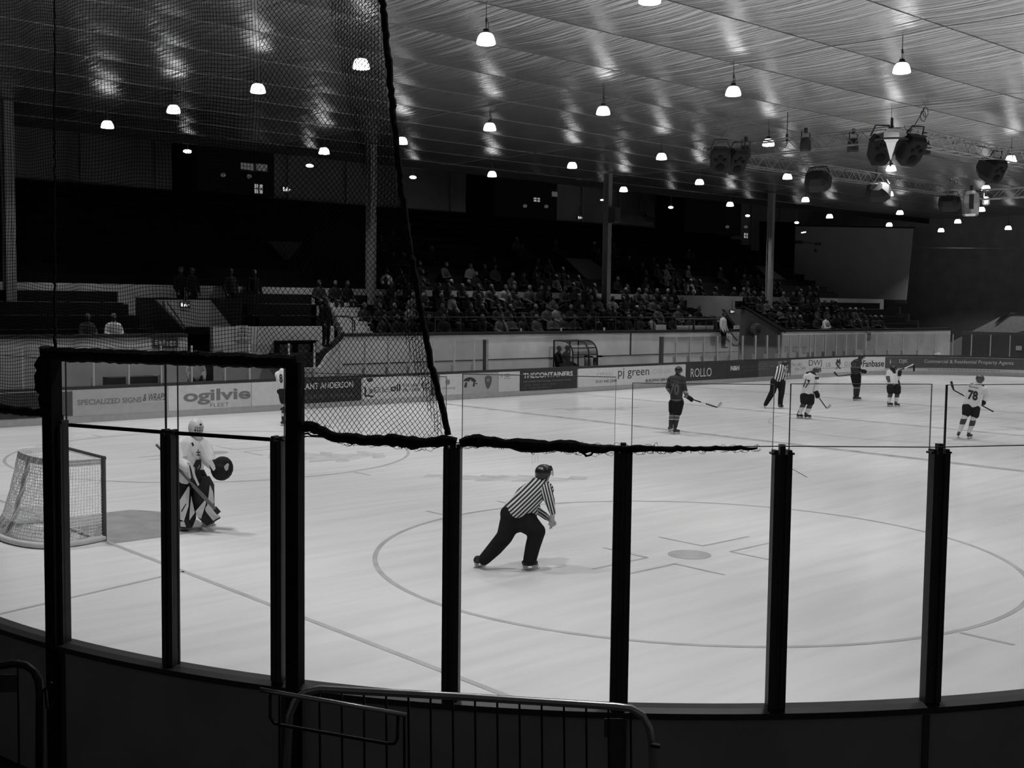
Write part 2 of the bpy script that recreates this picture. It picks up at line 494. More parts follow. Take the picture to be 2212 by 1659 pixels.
M_adw = mat('ad_white', .62, .55, 0, .3, .05); M_adg = mat('ad_grey', .33, .55, 0, .3, .06); M_adl = mat('ad_light_grey', .44, .55, 0, .3, .05)
M_add = mat('ad_dark', .035, .55, 0, .3, .12); M_adm = mat('ad_mid', .09, .55, 0, .3, .1)
INK = {'k': mat('ink_dark', .05, .6, 0, .2, 0), 'w': mat('ink_white', .62, .6, 0, .2, 0), 'g': mat('ink_grey', .22, .6, 0, .2, 0),
       'p': mat('ink_pale', .48, .6, 0, .2, 0), 'm': mat('ink_mid', .12, .6, 0, .2, 0)}
def ad(px0, px1, z0, z1, m, label, texts=(), name='advertising_board', shapes=()):
    s0, s1 = s_of(px0), s_of(px1)
    t = thing(name, label, 'advertising board', P_s((s0+s1)/2, z0))
    o = obj('panel', sweep(s0, s1, [(.026, z0), (.026, z1), (.004, z1), (.004, z0)], .4), m, t); recalc(o)
    for k, it in enumerate(texts):
        txt, a, b, y0, y1, ink = it[:6]; shear = it[6] if len(it) > 6 else 0; wt = it[7] if len(it) > 7 else 0
        # y0/y1: height of foot and head of the letters above the ice at the panel
        sa, sb = s_of(a), s_of(b)
        vs, fs = text2d(txt, shear, wt)
        mb = MB(); mb.add([P_s(sa+(sb-sa)*u, y0+(y1-y0)*v, .030+.0005*k) for u, v in vs], fs)
        obj('lettering', mb, INK[ink], t)
    for k, (poly, ink) in enumerate(shapes):
        mb = MB(); mb.add([P_s(s_of(a), z, .030+.0005*k) for a, z in poly], [tuple(range(len(poly)))])
        obj('emblem', mb, INK[ink], t)
    return t
def disc(px, z, rp, rz, n=20, a0=0, a1=2*PI): return [(px+rp*math.cos(a0+(a1-a0)*i/n), z+rz*math.sin(a0+(a1-a0)*i/n)) for i in range(n)]
ad(-60, 128, .22, .92, M_add, 'dark advertising board behind the net, left of the small dark square panel')
ad(130, 155, .22, .90, M_adm, 'small dark square panel on the boards beside the specialized signs advert')
ad(156, 361, .20, .94, M_adl, 'grey advert board reading SPECIALIZED SIGNS & WRAPS behind the goal', [
    ('SPECIALIZED SIGNS', 166, 305, .50, .66, 'g', 0, .03), ('& WRAPS', 308, 357, .53, .74, 'k', .3), ], shapes=[([(307, .49), (357, .49), (357, .505), (307, .505)], 'w')])
ad(363, 541, .20, .94, M_adw, 'white advert board reading ogilvie FLEET above the goalkeeper', [
    ('ogilvie', 395, 540, .33, .80, 'g', 0, .03), ('FLEET', 453, 494, .24, .36, 'g')])
ad(543, 636, .20, .94, mat('ad_plain', .68, .5, 0, .3, .05), 'blank white board between the ogilvie and Grant Anderson adverts')
ad(638, 780, .18, .94, M_add, 'dark advert board reading GRANT ANDERSON behind the safety net', [
    ('GRANT ANDERSON', 640, 762, .64, .84, 'w', 0, .02), ('~uildin joiner', 650, 765, .34, .46, 'm')])
ad(783, 928, .20, .94, M_adw, 'white advert board reading oil with telephone lines behind the safety net', [
    ('~al', 806, 842, .42, .62, 'g'), ('oil', 842, 864, .42, .68, 'k', 0, .03), ('0131 660 4030', 870, 926, .56, .68, 'k'), ('~ww oil uk', 870, 926, .40, .52, 'k')],
   shapes=[([(786, .3), (790, .3), (790, .62), (786, .62)], 'k'), ([(790, .3), (806, .26), (806, .32), (790, .36)], 'k'), (disc(798, .86, 7, .07), 'k'), (disc(800, .48, 5, .09), 'g')])
ad(930, 948, .20, .94, M_adm, 'narrow dark board beside the net edge rope')
ad(950, 997, .20, .94, M_adw, 'white advert board reading fabricating with round emblem', [('fabricating', 953, 982, .38, .50, 'g')], shapes=[(disc(966, .66, 5, .10), 'g')])
ad(999, 1074, .20, .92, M_adl, 'grey advert board with striped animal and shield emblem', [], shapes=[
    (disc(1013, .58, 15, .22, 14, .2, PI-.2), 'k'), ([(1001, .45), (1004, .62), (1008, .62), (1007, .42)], 'k'), ([(1012, .5), (1014, .7), (1017, .7), (1016, .48)], 'p'), ([(1020, .46), (1022, .64), (1025, .63), (1024, .44)], 'k'), ([(1025, .6), (1031, .56), (1027, .52)], 'k'),
    ([(1046, .78), (1053, .84), (1061, .78), (1061, .6), (1057, .4), (1053, .32), (1049, .4), (1046, .6)], 'm'), (disc(1053, .66, 4, .07), 'g')])
ad(1076, 1121, .20, .94, M_adw, 'white advert board with small round badge and caption box', [('X', 1080, 1085, .74, .84, 'k')], shapes=[
    ([(1089, .68), (1100, .68), (1100, .86), (1089, .86)], 'g'), ([(1090, .70), (1099, .70), (1099, .84), (1090, .84)], 'w'), ([(1092, .75), (1097, .75), (1097, .78), (1092, .78)], 'k')])
ad(1123, 1246, .18, .94, M_add, 'dark advert board reading THECONTAINERS', [
    ('THECONTAINERS', 1129, 1236, .66, .86, 'w', 0, .03), ('Affordable Self-Storage Container Units', 1129, 1232, .48, .57, 'g'), ('~ hour acces days week', 1129, 1200, .36, .43, 'm'), ('~ww thecontainer', 1129, 1190, .25, .32, 'm')])
ad(1248, 1480, .20, .94, M_adw, 'long white advert board reading pj green behind the player in black', [
    ('pj green', 1334, 1401, .44, .88, 'k'), ('CO.UK', 1408, 1450, .60, .78, 'p'), ('~err', 1288, 1326, .62, .76, 'p'), ('0131 440 2540', 1286, 1331, .33, .45, 'k'), ('BUILDING SERVICES', 1394, 1452, .26, .38, 'k', 0, .02)])
ad(1480.5, 1568, .20, .94, M_add, 'dark advert board reading ROLLO', [('ROLLO', 1491, 1536, .36, .74, 'w')])
ad(1568.3, 1636.7, .20, .94, M_add, 'dark advert board reading N & H', [('N&H', 1577, 1596, .56, .78, 'w', 0, .05), ('~ropert maintenan', 1600, 1632, .68, .73, 'm'), ('~all toda', 1606, 1630, .52, .57, 'm')])
ad(1637, 1707, .20, .94, M_adm, 'dark text-covered advert board behind the referee', [('~iddleto', 1636, 1656, .76, .82, 'g'), ('~ropert car', 1636, 1672, .66, .72, 'g'), ('~oofin', 1636, 1660, .54, .6, 'g'), ('~ooo ooo oo', 1636, 1668, .4, .46, 'm'), ('~utter slate', 1636, 1670, .3, .34, 'm')],
   shapes=[([(1679, .6), (1689, .6), (1689, .9), (1679, .9)], 'g')])
ad(1708, 1846, .20, .94, M_adw, 'white advert board reading DWJ and LB with a thistle emblem', [
    ('For Life\'s', 1710, 1731, .62, .80, 'g', .2), ('Face CHPV', 1716, 1740, .40, .58, 'g', .2), ('DWJ', 1746, 1774, .52, .88, 'k'), ('LB', 1783, 1793, .52, .72, 'g'), ('O.I.', 1823, 1836, .5, .72, 'g')],
   shapes=[([(1804, .66), (1807, .92), (1810, .80), (1813, .95), (1815, .66)], 'k'), ([(1803, .38), (1807, .38), (1816, .66), (1812, .66)], 'g'), ([(1812, .38), (1816, .38), (1807, .66), (1803, .66)], 'k'), ([(1746, .44), (1838, .44), (1838, .455), (1746, .455)], 'g')])
ad(1848, 1911, .20, .94, mat('ad_bright', .66, .5, 0, .3, .04), 'white advert board reading Fanbase beside the dark helmeted player', [('Fanbase', 1863, 1909, .42, .76, 'k', 0, .02)])
ad(1912, 1974, .34, .92, M_adm, 'dark advert board reading DJK', [('i', 1921, 1924, .58, .80, 'p'), ('DJK', 1942, 1960, .56, .80, 'w')], shapes=[(disc(1931, .66, 5, .08), 'm')])
ad(1974.5, 2260, .36, .92, M_adm, 'long dark advert board reading Commercial & Residential Property Agents', [
    ('Commercial & Residential Property Agents', 1996, 2189, .56, .80, 'w')],
   shapes=[([(2004+8*i, .26), (2009+8*i, .26), (2009+8*i, .29), (2004+8*i, .29)], 'g') for i in range(20)])
# --- glass on the far boards ---------------------------------------
GZ = 2.13
def far_glass(pxs, dark_first=False, tag_='', start=1):
    for i in range(len(pxs)-1):
        a, b = s_of(pxs[i], 1.3), s_of(pxs[i+1], 1.3)
        t = thing('glass_screen', '%s clear glass screen from the left on the far boards' % ordinal(start+i), 'glass screen', P_s(b, BH), 'clear glass screens on the far boards')
        o = obj('pane', sweep(a+.02, b-.02, [(-.05, BH), (-.05, GZ), (-.062, GZ), (-.062, BH)], .35), mat_glass('far_glass', .90, .35), t); recalc(o)
        q = P_s(b, BH); tt = (P_s(b+.01, BH)-P_s(b-.01, BH)).normalized(); n = Vector((-tt.y, tt.x, 0))
        mb = MB().obox(q+n*.03+Vector((0, 0, (GZ-BH)/2)), tt*.022, n*.03, (0, 0, (GZ-BH)/2+.01))
        mb.obox(q+n*.12+Vector((0, 0, .12)), tt*.012, n*.08, (0, 0, .12))
        obj('post', mb, mat('post_alu', .42, .5, .3, .4, .1), t)
L_POST = [-35, 50, 131, 203, 279, 349, 415, 487, 540, 625, 680, 735, 790, 840, 886, 937, 982, 1025, 1052]
R_POST = [1432, 1461, 1491, 1521, 1550, 1579, 1605, 1633, 1658, 1683, 1707, 1727, 1750, 1760, 1783, 1806, 1828, 1850, 1871, 1893, 1920, 1951, 1984, 2020, 2058, 2098, 2139, 2181, 2226]
far_glass(L_POST); far_glass(R_POST, start=len(L_POST))
for px, lab in ((1052, 'thick black post ending the glass left of the players\' bench'), (1432, 'thick black post ending the glass right of the players\' bench')):
    s = s_of(px, 1.5); q = P_s(s, BH)
    tag(obj('end_post', MB().box((q.x-.07, q.y+.02, BH), (q.x+.07, q.y+.16, GZ+.02)), M_black), lab, 'post')
# ------------------------------------------------------------------ far stand
M_wall = mat('painted_concrete', .72, .8, 0, .2, .12, 1.2)
M_wall2 = mat('painted_concrete_pale', .27, .8, 0, .2, .1, 1.2)
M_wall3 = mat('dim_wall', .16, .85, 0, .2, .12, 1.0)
YW = 17.0
def X_(px, py, Y): return at_y(px, py, Y).x
# front wall, in lengths broken by two gangways
def slab(x0, x1, y0, y1, z0, z1): return MB().box((x0, y0, z0), (x1, y1, z1))
xa, xb = X_(405, 740, YW), X_(505, 740, YW)
xc, xd = X_(740, 727, YW), X_(1596, 720, YW)
xe = X_(1690, 718, YW)
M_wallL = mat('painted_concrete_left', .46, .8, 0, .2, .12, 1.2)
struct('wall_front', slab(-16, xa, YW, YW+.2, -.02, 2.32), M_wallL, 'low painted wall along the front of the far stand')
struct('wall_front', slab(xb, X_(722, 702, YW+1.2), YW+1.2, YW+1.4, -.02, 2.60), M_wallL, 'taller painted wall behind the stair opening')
mb = MB().prism([(xc, YW, 2.27), (X_(692, 770, YW), YW, 1.2), (X_(640, 775, YW), YW, 1.2), (X_(640, 775, YW), YW, -.02), (xd, YW, -.02), (xd, YW, 2.24), (xc, YW, 2.27)][:-1], (0, .2, 0))
w = struct('wall_front', mb, M_wall, 'long painted wall behind the players\' bench'); recalc(w)
struct('wall_front', slab(xe, 60.2, YW, YW+.2, -.02, 2.2), M_wall, 'painted wall at the right end of the far stand')
for k, (a, b, z) in enumerate(((-16, xa, 2.32), (xc, xd, 2.26), (xe, 60.2, 2.2))):
    struct('trim_1', slab(a, b, YW-.06, YW+.26, z, z+.11), M_dark, 'dark coping on the stand wall')
struct('trim_2', slab(xc, xd, YW-.012, YW-.001, 1.27, 1.30), mat('joint', .06, .8, 0, .2, .1), 'thin joint line across the bench wall')
struct('trim_2', slab(X_(1360, 765, YW), X_(1362, 765, YW)+.03, YW-.012, YW-.001, 1.3, 2.25), MATS['joint'], 'thin vertical joint on the bench wall')
# dark sloping rail down to the ice at the left gangway
mb = MB().prism([at_y(742, 716, YW-.1), at_y(742, 731, YW-.1), at_y(694, 775, YW-.1), at_y(600, 771, YW-.1), at_y(600, 763, YW-.1), at_y(688, 765, YW-.1)], (0, .08, 0))
o = obj('sloping_handrail', mb, M_dark); recalc(o); tag(o, 'broad dark sloping handrail beside the white steps at the left gangway', 'handrail')
def endx(pts, X, th, m, label, nm='wall_stair'):
    mb = MB().prism([at_x(px, py, X) for px, py in pts], (th, 0, 0)); o = struct(nm, mb, m, label); recalc(o); return o
# terraces
NL, NU = 4, 12
LOW = [(17.5+.85*k, 1.68+.42*k) for k in range(NL)]         # (front edge, floor)
UPP = [(21.9+.85*k, 3.15+.40*k) for k in range(NU)]
mb = MB()
x1 = X_(1568, 700, 18.5)
for k, (y, z) in enumerate(LOW):
    for a, b in ((-16, xa-.3), (xb+2.0, X_(700, 690, y)), (X_(770, 690, y), x1), (xe+1.0-.1*k, 59.5+.4*(k-3))):
        mb.box((a, y, z-.5), (b, y+.86, z))
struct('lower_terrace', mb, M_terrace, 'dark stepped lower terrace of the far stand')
struct('wall_walkway', slab(xa-.3, xb+2.0, 20.0, 20.1, 2.3, 3.55), M_terrace, 'dark parapet of the walkway above the left stair opening')
struct('walkway_floor', slab(xa-.3, xb+2.0, 20.05, 21.4, 2.5, LOW[3][1]), M_terrace, 'dark walkway above the left stair opening')
mb = MB()
for k, (y, z) in enumerate(UPP): mb.box((-16, y, z-.5), (58.5, y+.86, z))
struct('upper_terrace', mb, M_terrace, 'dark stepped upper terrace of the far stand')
struct('wall_middle', slab(-16, 60.0, 21.4, 21.6, 2.6, 4.0), M_wall2, 'pale parapet wall between lower and upper terrace')
struct('wall_back', slab(-16, XE, YB, YB+.3, -.02, 11.6), M_wall3, 'dim back wall above the upper terrace')
struct('wall_right', slab(XE, XE+.3, -26, YB+.3, -.02, 11.6), mat('end_wall', .30, .85, 0, .2, .15, 1.2), 'dark end wall of the hall')
struct('wall_left', slab(-16.3, -16, -6, YB+.3, -.02, 11.6), M_wall3, 'dim wall at the near end of the hall')
mb = MB()
for k in range(24):
    x = -14+3.4*k; mb.box((x, YB-.14, 7.5), (x+.16, YB-.001, 11))
struct('trim_3', mb, mat('wall_rib', .17, .8, 0, .2, .1), 'pale upright ribs on the back wall')
# stand end wall, falling in steps to the right
for k, (y, z) in enumerate(LOW):
    struct('wall_stand_end', slab(59.5+.4*(k-3), 59.7+.4*(k-3), y, y+.86, -.02, z+.6), M_dark, 'dark stepped end of the lower terrace')
endx([(1640, 478), (1717, 480), (1713, 600), (1758, 641), (1758, 652), (1640, 655)], 60.3, .1, mat('black_drape', .012, .95, 0, .05, .3), 'black drape closing the right end of the upper terrace')
# benches
for tier, rows, nm in (('lower', LOW, 'lower'), ('upper', UPP, 'upper')):
    for k, (y, z) in enumerate(rows):
        secs = ((-16, xa-.6), (xb+2.2, X_(698, 690, y)), (X_(775, 690, y), x1-.2), (xe+1.2, 58.6)) if tier == 'lower' else ((-16, 58.2),)
        for j, (a, b) in enumerate(secs):
            if b-a < 1: continue
            where = ('left block', 'block left of the white steps', 'middle block', 'right block')[j] if tier == 'lower' else 'full length'
            t = thing('bench', 'dark bench, %s row of %s terrace, %s' % (ordinal(k+1), nm, where), 'bench', ((a+b)/2, y+.5, z), 'dark benches on the far stand')
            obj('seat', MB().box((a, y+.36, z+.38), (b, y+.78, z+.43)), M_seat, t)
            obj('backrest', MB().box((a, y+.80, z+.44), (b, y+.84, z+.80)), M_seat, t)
            mm = MB(); n = max(2, int((b-a)/2.2))
            for i in range(n+1):
                x = a+.05+(b-a-.1)*i/n; mm.box((x-.03, y+.42, z), (x+.03, y+.82, z+.40))
            mm.box((a+.02, y+.5, z+.30), (b-.02, y+.56, z+.39)); obj('frame', mm, M_seat, t)
# steel columns
M_col = mat('column_grey', .15, .6, 0, .3, .12, 2)
for k, (px, py) in enumerate(((25, 655), (805, 650), (1313, 660), (1665, 650))):
    x = X_(px, py, 20.6); zt = 9.65; y = 20.7; z0 = LOW[3][1]
    mb = MB().box((x-.16, y-.17, z0), (x+.02, y-.15, zt)).box((x-.16, y+.15, z0), (x+.02, y+.17, zt)).box((x-.08, y-.15, z0), (x-.06, y+.15, zt)).box((x+.06, y-.10, z0), (x+.17, y+.10, zt))
    t = thing('steel_column', 'tall grey steel column standing on the lower terrace, %s of four from the left' % ordinal(k+1), 'column', (x, y, z0), 'steel columns carrying the stand roof')
    obj('shaft', mb, M_col, t)
    obj('base_plate', MB().box((x-.25, y-.25, z0), (x+.25, y+.25, z0+.03)), M_col, t)
    if k == 2:
        q = at_y(1322, 465, 20.2)
        sp = thing('loudspeaker', 'small black loudspeaker hung on the third steel column', 'loudspeaker', q)
        obj('cabinet', MB().box((q.x-.02, q.y-.2, q.z-.35), (q.x+.35, q.y+.2, q.z+.35)), M_black, sp)
        obj('grille', MB().box((q.x+.0, q.y-.22, q.z-.3), (q.x+.33, q.y-.2, q.z+.3)), M_dark, sp)
# vomitory blocks (pale sloping walls of the stair openings)
def slopewall(pts, Y, th, m, label, nm='wall_stair'):
    mb = MB().prism([at_y(px, py, Y) for px, py in pts], (0, th, 0)); o = struct(nm, mb, m, label); recalc(o); return o
slopewall([(338, 648), (455, 648), (500, 706), (395, 706)], 19.2, .2, M_wall2, 'pale sloping stair wall below the exit sign at left')
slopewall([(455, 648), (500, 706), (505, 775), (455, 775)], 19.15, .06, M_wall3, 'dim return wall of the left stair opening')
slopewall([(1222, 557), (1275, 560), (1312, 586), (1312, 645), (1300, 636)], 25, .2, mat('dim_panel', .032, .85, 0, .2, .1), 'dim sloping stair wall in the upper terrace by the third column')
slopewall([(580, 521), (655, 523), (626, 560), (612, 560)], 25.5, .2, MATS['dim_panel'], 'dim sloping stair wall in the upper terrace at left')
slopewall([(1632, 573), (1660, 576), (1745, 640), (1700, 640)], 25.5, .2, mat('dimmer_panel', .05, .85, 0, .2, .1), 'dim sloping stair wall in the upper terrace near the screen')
slopewall([(1565, 668), (1609, 668), (1609, 770), (1598, 770), (1598, 716)], YW+1.0, .2, M_wall2, 'pale stair wall below the small exit sign')
slopewall([(1609, 668), (1694, 716), (1694, 800), (1609, 800)], YW+.1, .25, mat('ramp_wall', .085, .85, 0, .2, .1), 'grey sloping wall beside the right gangway')
slopewall([(1606, 662), (1611, 662), (1700, 712), (1697, 719)], YW-.05, .3, M_dark, 'dark sloping coping beside the right gangway', 'trim_4')
# white steps at the left gangway
wst = thing('staircase', 'white painted steps rising through the lower terrace at left', 'staircase', at_y(755, 700, 19))
for k in range(8):
    py = 716-10.4*k; a = at_y(745-5.4*k, py, 17.5+.46*k); b = at_y(805-5.4*k, py, 17.5+.46*k)
    obj('step', MB().box((a.x, a.y, a.z-.16), (b.x, a.y+.46, a.z)), mat('white_step', .36, .8, 0, .2, .15, 4), wst)
a = at_y(752, 693, 17.6); b = at_y(766, 694, 17.6)
obj('handrail', MB().tube([at_y(722, 683, 17.6), at_y(752, 683, 17.6), at_y(766, 694, 17.6), at_y(766, 716, 17.6)], .03), M_dark, wst)
# end stand stair at right
endx([(2048, 742), (2180, 674), (2230, 671), (2230, 735), (2100, 742), (2100, 775), (2048, 775)], 63, .2, mat('end_stair', .26, .8, 0, .2, .1), 'pale sloping stair wall at the right end of the hall')
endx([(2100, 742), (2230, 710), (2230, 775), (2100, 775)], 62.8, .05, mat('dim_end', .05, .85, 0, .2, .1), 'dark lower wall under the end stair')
endx([(2148, 700), (2168, 675), (2200, 672), (2200, 648), (2230, 648), (2230, 676), (2182, 676)], 62.9, .05, M_dark, 'dark openings above the end stair', 'trim_5')
for k, (a, b, y0, y1) in enumerate(((1984, 2006, 742, 770), (2078, 2098, 740, 770), (2158, 2181, 742, 770))):
    endx([(a, y0), (b, y0), (b, y1+4), (a, y1+4)], 62.7, .05, M_dark, 'dark doorway behind the far right glass', 'door_%d' % (k+1))
struct('wall_end_low', MB().box((61.5, 2, -.02), (61.7, 16.9, 2.1)), mat('end_low', .07, .85, 0, .2, .12), 'low dark wall behind the far right boards')
# ------------------------------------------------------------------ ceiling of slack pleated fabric
SY0, SDY = 1.3, 2.845
def zceil(x, y):
    t = (y-SY0)/SDY; k = math.floor(t); u = t-k
    rnd = math.sin(k*12.9898)*43758.5453; rnd -= math.floor(rnd)
    s = math.sin(PI*u)
    zz = ZC - .045*s
    lx = (x-.1)/8.8; v = lx-math.floor(lx)
    zz -= .03*math.sin(PI*v)*s
    xs = x - (.16*math.sin(PI*u)+.12*math.sin(3*u+k)+.05*math.sin(2.1*x+k))         # pleats fan out across the panel
    rp = .55*math.sin(2*PI*xs/.83+rnd*6)+.5*math.sin(2*PI*xs/.47+rnd*17+u*2)+.5*math.sin(2*PI*xs/1.37+k*2.1)+.2*math.sin(2*PI*xs/.29+k)
    zz += .0085*rp*(.35+.65*s)
    dv = min(v, 1-v)*8.8
    zz -= .0*dv
    return zz
nx, ny = 780, 136
xs = np.linspace(-14, XE, nx+1); ys = []
k0 = math.floor((-25-SY0)/SDY)
yy = []
for k in range(k0, 9):
    for u in np.linspace(0, 1, 9)[:-1]: yy.append(SY0+SDY*(k+u))
yy = [y for y in yy if -25 <= y <= 24.4]+[24.5]
mb = MB(); n2 = len(yy)
for x in xs:
    for y in yy: mb.v.append((x, y, zceil(x, y)))
for i in range(nx):
    for j in range(n2-1):
        a = i*n2+j; mb.f.append((a, a+1, a+n2+1, a+n2))
def fabric():
    m = bpy.data.materials.new('ceiling_fabric'); m.use_nodes = True
    nt = m.node_tree; b = nt.nodes['Principled BSDF']
    b.inputs['Base Color'].default_value = (.62, .62, .62, 1); b.inputs['Metallic'].default_value = .93; b.inputs['Roughness'].default_value = .26
    tc = nd(nt, 'ShaderNodeTexCoord'); mp = nd(nt, 'ShaderNodeMapping'); mp.inputs['Scale'].default_value = (7.0, .32, 1); nt.links.new(tc.outputs['Object'], mp.inputs['Vector'])
    n = nd(nt, 'ShaderNodeTexNoise'); n.inputs['Scale'].default_value = 1.0; n.inputs['Detail'].default_value = 5; nt.links.new(mp.outputs[0], n.inputs['Vector'])
    bp = nd(nt, 'ShaderNodeBump'); bp.inputs['Strength'].default_value = .85; bp.inputs['Distance'].default_value = .06
    nt.links.new(n.outputs['Fac'], bp.inputs['Height']); nt.links.new(bp.outputs['Normal'], b.inputs['Normal'])
    return m
o = struct('ceiling', mb, fabric(), 'slack silvery fabric ceiling hung in pleated panels'); smooth(o.data)
struct('ceiling_soffit', slab(-16, XE, 24.5, YB, 11.2, 11.4), mat('soffit', .05, .9, 0, .1, .1), 'dark roof over the far stand')
struct('trim_6', slab(-16, XE, 24.45, 24.6, 9.45, 9.8), mat('ceil_edge', .02, .8, 0, .2, .1), 'edge beam along the fabric ceiling')
# cross cables in the pleats at each lamp row
M_cable = mat('grey_cable', .22, .6, 0, .3, .1)

for i, rx in enumerate((9.0, 17.4, 26.3, 35.0, 45.0, 54.0)):
    mb = MB(); P = []
    y = SY0-SDY*6
    while y < 24.3:
        for u in (0, .25, .5, .75): P.append((rx+.03*math.sin(y*1.7+u*4+i), y+SDY*u, ZC-.065-.035*math.sin(PI*u)))
        y += SDY
    P = [p for p in P if p[1] < 24.3]
    mb.tube(P, .010, 4)
    tag(obj('ceiling_cable', mb, M_cable), 'thin cable crossing under the fabric ceiling along the %s lamp row' % ordinal(i+1), 'cable', 'cables under the fabric ceiling')
bm = bmesh.new(); bm.from_mesh(o.data)
seams = set(round(SY0+SDY*k, 4) for k in range(k0, 10))
for e in bm.edges:
    y0, y1 = e.verts[0].co.y, e.verts[1].co.y
    if abs(y0-y1) < 1e-5 and round(y0, 4) in seams: e.smooth = False
bm.to_mesh(o.data); bm.free()
CEIL = o
for k in range(-9, 9):
    y = SY0+SDY*k
    if -24 < y < 24.3: obj('seam', MB().tube([(x, y, zceil(x, y+1e-4)-.004) for x in np.arange(-13.8, XE, .6)], .011, 4, False), M_cable, CEIL)
# ------------------------------------------------------------------ pendant lamps
M_glow = mat('lamp_dome', .8, .5, 0, .3, 0, emit=4.4)
M_glowdn = mat('lamp_lens', .8, .5, 0, .3, 0, emit=6.0)
M_house = mat('lamp_housing', .05, .5, .3, .3, .1)
LAMPS = [(1050,84),(1948,147),(1584,197),(1303,239),(1058,274),(780,138),(557,191),(375,236),(232,269),(868,304),(700,326),(1063,376),(1236,357),
         (1347,409),(1429,338),(1511,393),(1660,308),(1701,381),(1577,441),(1740,431),(1792,467),(1921,485),(2033,497),(2069,478),(2178,492),
         (1944,459),(1921,418),(2120,452),(2130,406),(2184,343),(1925,286),(1925,363)]
lampz = lambda x: 9.0 if x < 50 else (8.83 if x < 60 else (8.67 if x < 68 else 8.48))
pos = []
for px, py in LAMPS:
    p = at_z(px, py, 9.0); z = lampz(p.x); pos.append(at_z(px, py, z))
rowsx = [9, 17.4, 26.3, 35.0, 45.0, 54, 60.5, 64.2]
# the same grid goes on over the near half of the rink, out of the picture
seen_rows = {}
for p in pos: seen_rows.setdefault(min(range(8), key=lambda i: abs(rowsx[i]-p.x)), []).append(p)
extra = []
for i, rx in enumerate(rowsx):
    y = min(q.y for q in seen_rows.get(i, [Vector((0, 6, 0))]))-4.6
    while y > -15:
        extra.append(Vector((rx, y, lampz(rx)))); y -= 4.6
for y in np.arange(-12.5, 20, 4.6): extra.append(Vector((.4, float(y), 9.0)))
def make_lamp():
    t = thing('pendant_lamp', 'x', 'lamp', (0, 0, 0), 'pendant lamps over the rink')
    R = .20
    prof = [(R, -.10), (R*.985, -.07), (R*.9, 0), (R*.78, .06), (R*.62, .10), (R*.5, .115)]
    o = obj('dome', MB().lathe(prof[:], 20), M_glow, t); smooth(o.data)
    obj('lens', MB().lathe([(R*.93, -.112), (R*.93, -.103)], 20), M_glowdn, t)
    la = bpy.data.lights.new('lamp_light', 'AREA'); la.shape = 'DISK'; la.size = R*1.8; la.energy = LAMP; la.spread = math.radians(SPREAD)
    lo = bpy.data.objects.new('lamp_light', la); COL.objects.link(lo); lo.parent = t; lo.location = (0, 0, -.125)
    h = MB().lathe([(R*.56, .11), (R*.60, .13), (R*.34, .155), (R*.30, .20), (.02, .215)], 14)
    h.obox((R*.35, 0, .135), (.05, 0, 0), (0, .02, 0), (0, 0, .012))
    obj('housing', h, M_house, t)
    w = MB().tube([(0, 0, .20), (0, 0, .33), (0, 0, ZC-9.0)], [.012, .008, .008], 5)
    w.tube([(.03, 0, .17), (.07, 0, .27), (.05, 0, .36), (.01, 0, .42), (0, 0, .5)], .006, 4)
    w.tube([(0, 0, .33), (0, 0, .42)], .02, 6)
    obj('hanging_cable', w, M_black, t)
    return t
lamp0 = make_lamp(); first = True
def lamp_at(p, label):
    global first
    if first:
        lamp0.matrix_world = Matrix.Translation(p); lamp0['label'] = label; first = False; return lamp0
    return copy_tree(lamp0, p, label)
for i, ps in sorted(seen_rows.items()):
    ps.sort(key=lambda q: proj(q)[0])
    for j, p in enumerate(ps):
        lamp_at(p, 'lit pendant lamp, %s from left in the %s cross row' % (ordinal(j+1), ordinal(i+1)))
for k, p in enumerate(extra):
    lamp_at(p, 'lit white pendant lamp over the near half of the rink, outside the photograph')
# flat bulkhead lights under the roof edge
for k, (px, py, w) in enumerate(((405, 327, 20), (669, 358, 18), (892, 383, 17), (1301, 432, 8), (1449, 448, 13), (1615, 466, 12), (1721, 481, 12))):
    q = at_y(px, py, 25.0); r = w/2*depth(q)/F
    t = thing('bulkhead_light', 'flat oval light under the roof edge, %s from the left' % ordinal(k+1), 'lamp', q, 'flat lights under the roof edge')
    o = obj('diffuser', MB().ell(q, (r, 0, 0), (0, .12, 0), (0, 0, r*.42)), M_glow, t); smooth(o.data)
    obj('bracket', MB().box((q.x-.012, q.y-.012, q.z+r*.3), (q.x+.012, q.y+.012, 11.2)), M_black, t)
q = at_x(1736, 502, 60); t = thing('tube_light', 'short bright strip light in front of the projection screen', 'lamp', q)
obj('tube', MB().bar(q-Vector((0, -.16, .02)), q+Vector((0, -.16, .02)), .06, .06), M_glow, t)
obj('bracket', MB().bar(q, q+Vector((0, 0, 2.0)), .02, .02, (1, 0, 0)), M_black, t)
